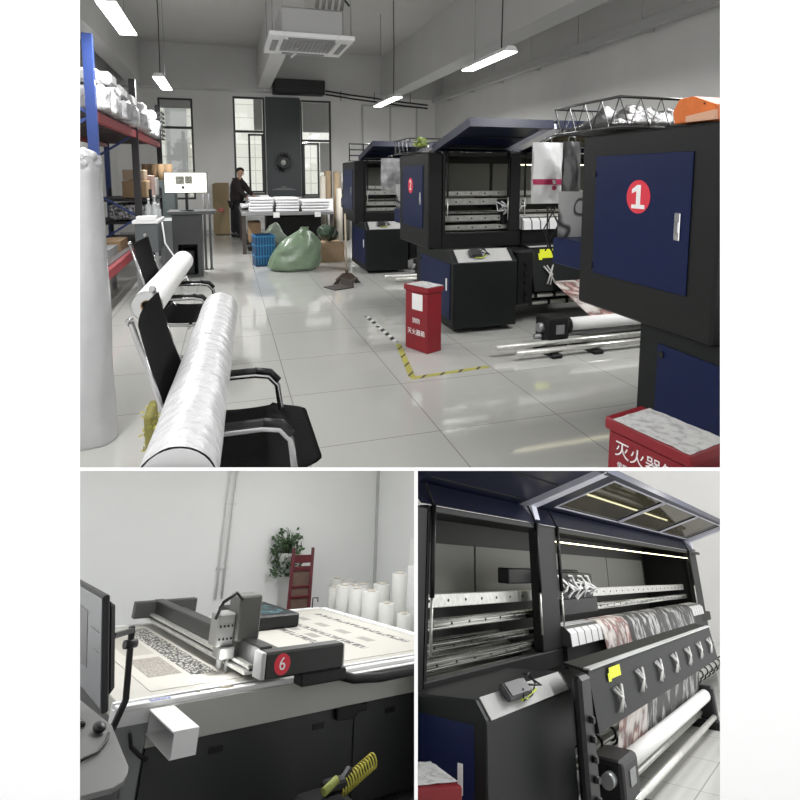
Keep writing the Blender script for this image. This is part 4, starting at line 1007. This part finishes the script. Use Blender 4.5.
E = [(0, 1), (1, 2), (2, 3), (3, 4), (4, 5), (5, 6), (0, 7), (7, 8), (8, 9), (0, 10), (10, 11), (11, 12), (2, 13), (13, 14), (14, 15), (2, 16), (16, 17), (17, 18)]
for w, dirn in ((15, Vector((.55, -.6, -.35))), (18, Vector((.75, -.5, -.25)))):      # palms, fingers, thumbs
    d = dirn.normalized(); side = d.cross(Vector((0, 0, 1))).normalized(); base = Vector(J[w][0])
    J.append((tuple(base + d * .05), (.036, .016))); E.append((w, len(J) - 1)); pi = len(J) - 1
    for k, (off, ln) in enumerate(((-.028, .07), (-.010, .08), (.010, .075), (.027, .06))):
        a = base + d * .085 + side * off; b = a + d * ln * .5 - Vector((0, 0, .008)); c = b + d * ln * .4 - Vector((0, 0, .022))
        J.append((tuple(a), (.010, .010))); E.append((pi, len(J) - 1)); J.append((tuple(b), (.009, .009))); E.append((len(J) - 2, len(J) - 1)); J.append((tuple(c), (.008, .008))); E.append((len(J) - 2, len(J) - 1))
    a = base + d * .03 - side * .045; b = a + d * .045 - side * .012
    J.append((tuple(a), (.011, .011))); E.append((pi, len(J) - 1)); J.append((tuple(b), (.009, .009))); E.append((len(J) - 2, len(J) - 1))
skinned('body', J, E, skin, person)
fw = Vector((.62, -.72, -.30)).normalized(); sd = fw.cross(Vector((0, 0, 1))).normalized(); hc = Vector((.112, -.15, 1.585))
g = G()
for s in (-1, 1): g.ball(tuple(hc + fw * .088 + sd * .032 * s + Vector((0, 0, .012))), .010)
g.out('eyes', black, person)
G().bar(hc + fw * .09 + Vector((0, 0, .0)), hc + fw * .112 - Vector((0, 0, .022)), .022, .02, b=.004).out('nose', skin, person)
G().bar(hc + fw * .088 - sd * .024 - Vector((0, 0, .048)), hc + fw * .088 + sd * .024 - Vector((0, 0, .048)), .008, .008).out('mouth', mat('lips', (.30, .12, .10), .5), person)
g = G()
for s in (-1, 1): g.ball(tuple(hc + sd * .088 * s), (.018, .022, .032))
g.out('ears', skin, person)
g = G().ball((0, 0, 0), (.102, .102, .085), sub=4)
bmesh.ops.delete(g.bm, geom=[v for v in g.bm.verts if (v.co.dot(fw) > .045 and v.co.z < .045) or v.co.z < -.06], context='VERTS')
for v in g.bm.verts: v.co = v.co * (1 + .05 * noise.noise(v.co * 40)) + hc + Vector((-.008, .008, .04))
g.out('hair', hairm, person)
T = [((0, 0, .80), (.20, .17)), ((.03, -.03, 1.08), (.20, .165)), ((.06, -.07, 1.30), (.215, .165)), ((.085, -.11, 1.465), (.085, .085)), ((.13, .06, 1.37), (.095, .095)), ((.27, -.22, 1.16), (.075, .075)), (tuple(Wr[0] * .92 + Vector((.27, -.22, 1.16)) * .08), (.042, .042)),
     ((.00, -.20, 1.37), (.095, .095)), ((.06, -.42, 1.15), (.075, .075)), (tuple(Wr[1] * .92 + Vector((.06, -.42, 1.15)) * .08), (.042, .042))]
skinned('jacket', T, [(0, 1), (1, 2), (2, 3), (2, 4), (4, 5), (5, 6), (2, 7), (7, 8), (8, 9)], coatm, person)
T = [((0, 0, .90), (.16, .13)), ((-.03, .08, .82), (.12, .12)), ((-.06, .10, .48), (.095, .095)), ((-.08, .12, .08), (.075, .075)), ((.04, -.08, .82), (.12, .12)), ((.06, -.08, .48), (.095, .095)), ((.03, -.06, .08), (.062, .062))]
skinned('trousers', T, [(0, 1), (1, 2), (2, 3), (0, 4), (4, 5), (5, 6)], trous, person)
for x, y in ((-.08, .12), (.03, -.06)):
    G().box((x - .07, y - .10, .0), (x + .12, y + .05, .085), .03, seg=2).out('shoe', black, person)
# ================================================================== lower left room: the flat-bed cutter
def room_frame(yaw, pitch, roll, c):
    yaw, pitch, roll = map(math.radians, (yaw, pitch, roll))
    r = Vector((math.cos(yaw), -math.sin(yaw), 0)); fh = Vector((math.sin(yaw), math.cos(yaw), 0)); f = fh * math.cos(pitch) - Vector((0, 0, math.sin(pitch)))
    R = Matrix((r, r.cross(f), -f)).transposed() @ Matrix.Rotation(roll, 3, 'Z')
    Q = CAMROT @ R.transposed()
    m = Q.to_4x4(); m.translation = EYE - Q @ Vector(c); return m
ROOM = 'cutter'; RM = room_frame(37.256, -25.304, 1.356, (-1.191, -4.425, 2.050))
cw = mat('cutter room wall paint', (.80, .81, .80), .85, noise_amt=.02, nscale=1)
struct('floor_cutter_room', G().box((-2.0, -3.2, -.06), (5.0, 4.2, 0)), mat('grey cutter room floor', (.24, .24, .235), .35, noise_amt=.08, nscale=3))
struct('wall_cutter_back', G().box((-1.6, 4.12, 0), (4.96, 4.2, 3.1)), cw)
struct('wall_cutter_right', G().box((4.96, 1.2, 0), (5.04, 4.2, 2.75)), cw)
struct('trim_10', G().box((4.925, 4.085, 0), (4.96, 4.12, 2.6)), lgrey)
g = G().tube([(2.28, 4.09, 2.9), (2.31, 4.09, .85)], .016, 8).tube([(2.38, 4.09, 2.9), (2.40, 4.09, .85)], .014, 8)
for z in (1.2, 2.0): g.box((2.27, 4.085, z), (2.43, 4.118, z + .02))
single('wall_conduit', g, mat('white conduit', (.66, .66, .65), .4), 'pair of thin white conduits running down the wall behind the cutter', 'conduit')
t = thing('cutting_table', 'flatbed cutting table with a grey front beam, dark cabinets and gantry number 6', 'cutting machine', (0, 0, 0))
G().box((.13, .125, .80), (2.98, 2.495, .897), .004).out('bed', mat('pale felt bed', (.46, .45, .41), .8, noise_amt=.04, nscale=6), t)
G().box((.10, .0, .872), (3.0, .055, .90), .003).box((.10, .095, .872), (3.0, .124, .90), .002).box((.10, 0, .80), (3.0, .124, .871)).out('front_rail', white, t)
G().box((.44, .0555, .872), (2.95, .0945, .8885)).out('rail_slot', black, t)
G().box((.10, 2.496, .80), (3.0, 2.56, .905)).out('back_rail', white, t)
G().box((2.981, .125, .80), (3.06, 2.495, .905)).out('side_rail', white, t)
G().box((.30, -.012, .675), (3.0, -.001, .870), .003).out('front_beam', mat('warm grey beam', (.40, .40, .375), .5), t, 'wide light grey front beam')
G().box((.10, -.006, .69), (.298, -.001, .80)).box((.10, .0, .3), (.298, .03, .79)).out('corner_panel', mgrey, t)
G().box((.15, .035, .06), (2.98, 2.4, .79), .004).out('cabinet', mat('cabinet black', (.018, .019, .019), .4), t)
for x0, x1, hx in ((.32, 1.855, (.78, 1.55)), (1.865, 2.96, (2.2,))):
    d = G().box((x0, .022, .08), (x1, .034, .672), .003).out('cabinet_door', mat('dark cabinet door', (.030, .032, .032), .35), t)
    for h in hx: G().box((h - .05, .014, .565), (h + .05, .021, .60), .003).out('door_handle', black, d)
G().box((1.68, -.03, .60), (1.86, .021, .675), .006).box((1.84, -.03, .63), (1.95, .01, .672), .006).out('latch_bracket', black, t)
d = G()
for a, b in (((.295, -.471, .742), (.445, 0, .750)), ((.295, -.471, .859), (.445, 0, .867)), ((.295, -.471, .75), (.303, 0, .859)), ((.437, -.471, .75), (.445, 0, .859))): pass
d.box((.295, -.471, .742), (.445, -.013, .75)).box((.295, -.471, .859), (.445, -.013, .867)).box((.437, -.471, .75), (.445, -.013, .859)).box((.303, -.471, .75), (.437, -.463, .859)).box((.303, -.021, .75), (.437, -.013, .859))
d.out('square_duct', [white, mat('duct inside', (.22, .22, .215), .7)], t, 'white square duct on the front corner')
g = G().box((.30, .005, .9005), (.43, .05, .902), m=0)
g.out('blue_label', rampmat('blue label', [(.4, (.10, .12, .35)), (.6, (.45, .47, .6))], 60), t)
G().box((.78, .03, .9005), (.86, .07, .903)).cyl((.62, .05, .9), (.62, .05, .904), .012, n=10).out('rail_fitting', mat('brass fitting', (.25, .22, .15), .4), t)
# gantry
gy = G().box((1.00, -.02, 1.00), (1.10, 2.5, 1.115), .008).out('gantry_beam', mat('dark gantry', (.018, .019, .018), .4), t)
G().box((.955, .04, .985), (.998, 2.46, 1.005)).box((.93, .04, .952), (.998, 2.46, .97)).out('gantry_rail', silver, gy)
G().box((.965, .04, .971), (.998, 2.46, .984)).out('gantry_belt', black, gy)
G().box((1.11, .0, .99), (1.30, 2.46, 1.04), .006).box((1.13, .0, .95), (1.28, 2.46, .989)).out('gantry_back', mat('gantry mid grey', (.045, .045, .042), .4), gy)
b = G().box((.99, -.154, .951), (1.623, -.03, 1.106), .012).out('gantry_end_box', mat('dark end box', (.020, .022, .020), .45), t)
G().box((.955, -.158, .955), (.988, -.03, 1.108), .004).out('end_bracket', lgrey, b)
G().cyl((1.115, -.1565, 1.03), (1.115, -.155, 1.03), .062, n=36).out('number_badge', badge, b, 'round red number badge')
lettering('number', '6', .105, wht, b, (1.115, -.158, 1.03), (1, 0, 0), (0, 0, 1))
G().box((1.62, -.148, .955), (1.632, -.05, 1.102), .003).out('end_trim', lgrey, b)
G().box((.80, 2.40, .97), (1.42, 2.49, 1.11), .006).out('gantry_rear_box', mat('rear box grey', (.045, .046, .044), .5), t)
h = G().box((.955, .30, 1.10), (1.14, .50, 1.39), .012).out('tool_head', mat('tool head grey', (.085, .085, .078), .4), t)
G().box((.82, .34, 1.07), (.954, .50, 1.28), .01).box((.85, .30, 1.0), (.955, .46, 1.07), .006).out('tool_carriage', mat('tool silver', (.30, .30, .29), .35, metal=.5), h)
for x, z, r in ((.87, .935, .022), (.93, .91, .018), (.90, .98, .03)): G().cyl((x, .36, z + .008), (x, .36, 1.07), r, n=14).cyl((x, .36, z - .004), (x, .36, z + .008), r * .4, n=10).out('cutting_tool', steel, h)
g = G()
for k in range(5): g.cyl((.84 + .03 * k, .335, 1.2), (.84 + .03 * k, .342, 1.2), .008, n=8); g.cyl((.84 + .03 * k, .335, 1.12), (.84 + .03 * k, .342, 1.12), .008, n=8)
g.out('head_screw', black, h)
G().tube([(.97, .3, 1.37), (.9, .26, 1.42), (.82, .3, 1.36), (.80, .36, 1.25)], .012, 8).out('head_hose', black, h)
G().tube([(1.62, -.10, .90), (1.75, -.11, .862), (2.0, -.11, .84), (2.5, -.11, .845), (3.2, -.11, .86)], .032, 8).box((1.28, -.15, .875), (1.66, -.03, .95), .01).out('cable_chain', black, t)
G().box((1.66, -.06, .871), (3.0, -.014, .878)).out('chain_tray', white, t)
# sheet and console lying on the bed
t = thing('printed_sheet', 'large white sheet with black leaf borders lying on the cutter bed', 'sheet', (0, 0, .898))
G().box((.36, .22, 0), (2.93, 2.40, .002)).out('sheet', mat('sheet paper', (.50, .485, .44), .6), t)
leaf = rampmat('black leaf border', [(.0, (.03, .03, .03)), (.10, (.03, .03, .03)), (.16, (.50, .49, .45)), (.5, (.53, .52, .48))], 22, 'VOR', stretch=(1.4, 1, 1))
leaf2 = rampmat('fine leaf border', [(.42, (.08, .08, .07)), (.5, (.2, .2, .19)), (.56, (.50, .49, .45))], 16, stretch=(1, 1.5, 1))
beige = rampmat('beige fine print', [(.4, (.20, .18, .16)), (.6, (.38, .36, .32))], 70)
G().box((.72, .46, .0022), (.90, 2.32, .003)).out('leaf_strip', leaf, t)
G().box((.44, .55, .0022), (.68, 1.12, .003)).out('beige_panel', beige, t)
G().box((.46, 1.25, .0022), (.68, 2.0, .003)).out('pale_panel', mat('pale print', (.40, .38, .34), .6), t)
for x in (1.42, 1.98, 2.24, 2.72): G().box((x, .5, .0022), (x + .075, 2.2, .003)).out('leaf_strip', leaf2, t)
for x in (1.55, 2.10, 2.44):
    for k in range(4): G().box((x, .7 + .4 * k, .0022), (x + .09, .9 + .4 * k, .003)).out('grey_motif', mat('grey motif', (.30, .29, .27), .6), t)
t = thing('black_console', 'flat black console with a blue-green print lying on the cutter bed', 'box', (1.98, 1.95, .9035))
G().box((-.30, -.34, 0), (.24, .5, .12), .015).out('case', black, t)
G().box((-.22, -.25, .1202), (.16, .3, .1212)).out('print', rampmat('blue green print', [(.45, (.015, .02, .025)), (.6, (.03, .12, .14)), (.7, (.2, .3, .3))], 14), t)
# monitor, arm and desk at the left
t = thing('monitor', 'dark-edged monitor on an arm at the left, seen from its side', 'monitor', (-.31, -1.2, 1.195))
sk = Matrix.Rotation(math.radians(-12), 4, 'Y')
def tl(g): g.bm.transform(sk); return g
tl(G().box((0, 0, 0), (.03, .78, .455), .006)).out('bezel', black, t)
tl(G().prism([(0, 0), (.78, 0), (.78, .01), (.70, .05), (.08, .05), (0, .01)], 2, .03, .42).out and G().box((.03, .06, .04), (.07, .72, .41), .02)).out('back_shell', blackm, t)
s_ = tl(G().box((-.003, .012, .02), (-.0005, .768, .445))).out('screen', mat('dim grey screen', (.22, .225, .235), .25, emit=.07), t, 'lit grey screen')
tl(G().box((-.005, .30, .12), (-.0035, .62, .36))).out('screen_window', mat('screen window grey', (.12, .115, .13), .3, emit=.05), s_)
tl(G().box((-.005, .06, .30), (-.0035, .2, .305)).box((-.005, .06, .22), (-.0035, .14, .225))).out('screen_line', mgrey, s_)
t = thing('bent_monitor_bracket', 'black bent monitor bracket clamped to the cutter corner', 'bracket', (-.03, 0, 0))
G().bar((.10, -.10, 1.33), (.145, -.10, .95), .03, .035, b=.006).bar((.145, -.10, .96), (.085, -.11, .80), .03, .035, b=.006).out('arm_bar', black, t)
G().cyl((.07, -.12, 1.24), (.145, -.10, 1.24), .024, n=12).bar((.10, -.115, 1.31), (-.14, -.62, 1.38), .025, .025).out('arm_joint', black, t)
t = thing('console_desk', 'pale grey rounded console desk in the bottom left corner', 'desk', (0, 0, 0))
pl = [(-.10, .10), (-.045, -.47), (-.108, -1.06), (-.13, -1.13), (-.165, -1.20), (-.22, -1.245), (-.34, -1.25), (-.62, -1.25), (-.62, .10)]
G().prism(pl, 2, .93, .95, b=.003).out('desk_top', mat('desk grey', (.15, .15, .148), .45), t)
G().prism([(x * .98 - .01, y * .97) for x, y in pl], 2, .02, .929).out('desk_body', mat('desk dark side', (.06, .06, .06), .4), t)
t = thing('keyboard', 'black keyboard at the back of the console desk', 'keyboard', (-.27, -.22, .952), .1)
G().box((-.08, -.22, 0), (.08, .22, .02), .004).out('keyboard_body', black, t)
g = G()
for i in range(4):
    for j in range(11): g.box((-.07 + i * .035, -.21 + j * .038, .0202), (-.042 + i * .035, -.18 + j * .038, .026))
g.out('keys', mgrey, t)
g = G().ball((0, 0, 0), (.032, .055, .022), sub=3)
single('computer_mouse', g, black, 'small black mouse on the console desk', 'mouse', (-.13, -.55, .974))
single('desk_cable', G().tube([(-.10, -.63, .962), (-.13, -.72, .9615), (-.2, -.85, .9615), (-.3, -.92, .9615), (-.5, -.9, .9615)], .008, 6), black, 'thin black cable trailing over the console desk from the mouse', 'cable')
single('hanging_hose', G().tube([(.17, -.10, .80), (.2, -.08, .72), (.27, -.08, .66), (.31, -.07, .64)], .012, 6), black, 'short dark hose beneath the monitor arm', 'hose')
# behind the bed: plant, red chair, standing rolls
t = thing('hanging_plant', 'trailing green plant in a pale pot hung on the wall', 'plant', (3.27, 3.98, 1.36))
G().lathe([(.09, -.16), (.13, -.02), (.14, .02), (.12, .02), (.11, -.0)], (0, 0, 0)).out('pot', mat('pale pot', (.55, .55, .53), .5), t)
lm = mat('trailing leaf', (.035, .075, .025), .5, noise_amt=.35, nscale=9)
g = G()
for k in range(380):
    a = random.uniform(0, 6.28); q = random.random() ** .6 * .25; z = random.uniform(-.26, .26) * (1 if q > .12 else .5) + (.08 if q < .15 else -.02)
    c = Vector((math.cos(a) * q, min(.10, math.sin(a) * q * .7), z)); d = Vector((random.uniform(-1, 1), random.uniform(-1, .3), random.uniform(-1, .5))).normalized() * random.uniform(.03, .05)
    w = d.orthogonal().normalized() * .022; up = d.cross(w).normalized() * .006
    g.quad([c - d, c + w + up, c + d, c - w + up])
for k in range(8): g.quad([Vector((-.02 + .02 * k * (k % 2), -.02, .1)), Vector((.0 + .02 * k * (k % 2), -.02, .1)), Vector((.03 * (k - 3), -.08, .36 - .02 * k)), Vector((.03 * (k - 3) - .01, -.08, .36 - .02 * k))])
g.out('foliage', lm, t)
g = G()
for k in range(12): a = k * .52; g.tube([(0, 0, .02), (.12 * math.cos(a), min(.08, .1 * math.sin(a)), .08), (.22 * math.cos(a), min(.1, .15 * math.sin(a)), -.12)], .005, 5)
g.out('stem', mat('plant stem', (.06, .08, .03), .6), t)
t = thing('red_chair', 'dark red wooden ladder-back chair standing by the wall', 'chair', (3.35, 3.55, 0))
redw = mat('dark red lacquer', (.10, .007, .013), .4, noise_amt=.15, nscale=9)
for s in (-1, 1):
    G().bar((s * .165 - .03, .06, 0), (s * .155 + .03, .16, 1.46), .045, .045, b=.006).out('rear_post', redw, t)
    G().bar((s * .165 - .03, -.32, 0), (s * .165 - .03, -.3, .55), .04, .04, b=.006).out('front_leg', redw, t)
G().box((-.20, -.33, .55), (.17, .10, .585), .006).out('seat', redw, t)
for z, h in ((1.32, .10), (1.20, .06), (.98, .03), (.86, .03), (.70, .03)):
    k = z / 1.46; G().rbox((-.03 + .06 * k, .06 + .1 * k, z), (.30, .025, h), (0, 0, 0), .004).out('back_rail', redw, t)
G().rbox((.012, .135, .93), (.28, .008, .52), (-.07, 0, 0)).out('back_panel', mat('brown cane panel', (.13, .08, .06), .6, noise_amt=.25, nscale=6), t)
BR = [(3.66, 3.20, 1.11, .10), (3.70, 2.97, 1.10, .08), (3.74, 2.70, 1.09, .11), (3.78, 2.32, 1.13, .11), (3.84, 2.02, 1.27, .10), (3.30, 2.66, 1.08, .085),
      (3.28, 2.42, 1.13, .10), (3.30, 2.16, 1.12, .10), (3.32, 1.90, 1.12, .11), (3.34, 1.62, 1.03, .09), (3.42, 1.40, .95, .08), (3.54, 2.58, 1.10, .07)]
for k, (x, y, h, r) in enumerate(BR):
    t = thing('paper_roll', ['white standing roll against the wall, leftmost of the back row', 'white standing roll, second of the back row', 'white standing roll, third of the back row', 'white standing roll, fourth of the back row', 'tallest white standing roll, in the corner', 'short white standing roll nearest the red chair', 'white standing roll, leftmost of the tall front row', 'white standing roll, second of the tall front row', 'white standing roll, third of the tall front row', 'lower white standing roll near the clear sheet', 'lowest white standing roll at the right end', 'slim white standing roll between both rows'][k], 'roll', (x, y, 0), 0, 'white rolls standing behind the cutter')
    G().ring((0, 0, 0), (0, 0, h), r, r * .4, 24).out('roll_body', mat('matte white roll', (.42, .42, .40), .6, bump=.15, bscale=10), t)
    G().ring((0, 0, h + .001), (0, 0, h + .015), r * .46, r * .38, 18).out('core', mat('pale core', (.5, .46, .4), .7), t)
t = thing('clear_sheet', 'clear plastic sheet leaning beside the standing rolls', 'plastic sheet', (3.62, 1.42, 0))
G().rbox((0, .0, .70), (.02, .42, 1.4), (0, .06, 0)).out('sheet', cfilm, t)
t = thing('dark_sack', 'dark crumpled sack behind the clear sheet', 'bag', (3.95, 1.50, 0))
G().ball((0, 0, .45), (.22, .26, .45), sub=4).jitter(.04, 6, 4).out('sack', mat('grey brown sack', (.12, .115, .10), .7, noise_amt=.5, nscale=9), t)
single('leaning_board', G().rbox((0, 0, .80), (.03, .40, 1.6), (0, .08, 0)), paper, 'bright white board leaning on the right wall', 'board', (4.78, 2.85, 0))
single('small_sign', G().tube([(0, 0, 0), (0, 0, .10), (.06, -.02, .10), (.06, -.02, .06)], .008, 6), black, 'tiny black hook at the back edge of the bed', 'hook', (2.9, 2.53, .906))
# air gun with yellow coil hose on the floor before the cutter
t = thing('air_gun', 'black air tool with a yellow coiled hose before the cutter', 'air tool', (1.23, -.62, .435))
G().box((-.16, -.08, -.07), (.10, .10, .03), .02).box((.0, -.04, .03), (.14, .05, .08), .012).bar((.08, 0, .02), (.20, .02, .10), .05, .05, b=.01).out('tool_body', black, t)
G().cyl((-.04, -.05, .055), (.07, -.02, .085), .022, n=16).out('yellow_grip', mat('yellow green grip', (.30, .34, .08), .45), t)
pts = []
for k in range(230):
    a = k * .38; f = k / 229; pts.append((.10 + .26 * f, .0 + .04 * math.cos(a), .02 + .10 * f + .04 * math.sin(a)))
G().tube(pts, .0055, 5).out('coil_hose', mat('yellow coil', (.42, .38, .05), .45), t)
single('tool_crate', G().box((-.25, -.15, 0), (.25, .15, .36), .01), blackm, 'black crate under the air tool', 'crate', (1.25, -.62, 0))
light('tool_light', 'POINT', (.84, .26, 1.03), 1.6).data.shadow_soft_size = .02
for p, L, lb in (((.9, .6, 2.75), 1.3, 'added unseen tube lamp over the cutter'), ((2.9, 1.6, 2.75), 1.3, 'added unseen tube lamp over the far end of the cutter')):  # tube lamps added out of view to light the cutter room
    lamp_fixture(p, L, lb, 'added tube lamps over the cutter', drop=.3)
    light('lamp_light', 'AREA', (p[0], p[1], p[2] - .03), 45 if p[0] < 2 else 30, (.15, 1.2))
# ================================================================== lower right room: the long printer
ROOM = 'printer'; RM = room_frame(54.042, -28.933, 3.577, (-3.278, -2.156, 1.448))
struct('floor_printer_room', G().box((-2.2, -3.0, -.06), (14.0, 3.0, 0)), tilefloor2)
struct('wall_printer_back', G().box((-.5, 2.9, 0), (22.0, 3.0, 4.2)), hallwall)
struct('wall_printer_right', G().box((13.9, -3.0, 0), (14.0, 2.9, 4.2)), hallwall)
PC = dict(xA=.20, xB=2.03, xC=2.46, L=10.0, xp=8.9, zF=.66, zO=.784, zT=1.71, dep=.85, ypT=.405, ypB=.474, zpT=.784, zpB=.70, xpL=.104, xpR=1.25, zped=.06,
          xf=1.086, xfR=5.58, yfT=.676, yfB=.713, zfT=.832, zfB=.541, xr0=1.776, xr1=4.86, yr=.638, zr=.27, rr=.054, yrod=.69, zrod=.095, yl=.643, zl=2.188, yh=.178, zh=1.876,
          plat=(.80, .94), car=(2.75, 3.85, 1.0, 1.34), rails=[(.17, 1.12, 1.20, 0), (.14, 1.0, 1.06, 1), (.12, .89, .93, 1), (.10, .795, .85, 1)],
          nclip=7, xcl=1.58, dcl=.61, media=(3.35, 7.9, .20), s=1.6, pd=.6, lmed=1.80, ms2=.26, brw=.20, brk=-.63)
printer(PC, 'long dark printer filling the lower right room, lids raised', (0, 0, 0), None, 'large-format printers in the lower right room', True)
controller((.48, -.438, .772), math.atan2(.084, .069) * .9, 'dark controller with yellow-green cord on the sloping plate of the long printer', 2.4)
t = fire_bin('red box with a paper cover at the bottom left of the long printer', (-.36, -.34, 0), math.radians(58.5), .30, .24, .55, grp='red boxes in the lower right room')
for p, lb in (((2.2, -1.6, 2.6), 'added unseen tube lamp before the long printer'), ((5.2, -1.7, 2.6), 'added unseen tube lamp further along before the long printer')):  # unseen lamps added so that the long printer gets light
    lamp_fixture(p, 1.3, lb, 'added tube lamps before the long printer', drop=.3)
    light('lamp_light', 'AREA', (p[0], p[1], p[2] - .03), 48, (.15, 1.2))
# ================================================================== trim what would pass through the sill and the dividing wall
bpy.context.view_layer.update()
def descend(o):
    yield o
    for c in o.children: yield from descend(c)
def trim_room(room, n, off, skip=()):
    for root in list(MEMBERS.get(room, ())):
        if root.name.split('.')[0] in skip: continue
        gone = []
        for o in list(descend(root)):
            if o.type != 'MESH': continue
            mw = o.matrix_world; cs = [n.dot(mw @ Vector(c) - EYE) - off for c in o.bound_box]
            if min(cs) >= 0: continue
            if max(cs) <= 0: gone.append(o); continue
            if o.data.users > 1: o.data = o.data.copy()
            iv = mw.inverted(); co = iv @ (EYE + n * off); no = (mw.to_3x3().transposed() @ n).normalized()
            bm = bmesh.new(); bm.from_mesh(o.data)
            r = bmesh.ops.bisect_plane(bm, geom=bm.verts[:] + bm.edges[:] + bm.faces[:], plane_co=co, plane_no=no, clear_inner=True, dist=1e-5)
            es = [e for e in r['geom_cut'] if isinstance(e, bmesh.types.BMEdge) and e.is_boundary]
            if es:
                try: bmesh.ops.holes_fill(bm, edges=es, sides=0)
                except Exception: pass
            if not bm.faces: gone.append(o)
            else: bm.to_mesh(o.data)
            bm.free()
        for o in gone:
            if o is root or any(c.type for c in o.children if c not in gone): 
                if o is root and not o.children: MEMBERS[room].remove(o); bpy.data.objects.remove(o)
                continue
            bpy.data.objects.remove(o)
trim_room('hall', nS, .0005, ('border_wall', 'wall_between', 'trim_1', 'floor'))
trim_room('cutter', -nD, .004)
trim_room('printer', nD, .004)
# ------------------------------------------------------------------ world and view
w = bpy.data.worlds.new('daylight'); SC.world = w; w.use_nodes = True
w.node_tree.nodes['Background'].inputs['Color'].default_value = (1, 1, 1, 1)
w.node_tree.nodes['Background'].inputs['Strength'].default_value = 1.5
SC.view_settings.view_transform = 'Standard'; SC.view_settings.look = 'None'
SC.view_settings.exposure = 0; SC.view_settings.gamma = 1; SC.view_settings.use_curve_mapping = False
SC.cycles.max_bounces = 8; SC.cycles.diffuse_bounces = 4; SC.cycles.transparent_max_bounces = 12
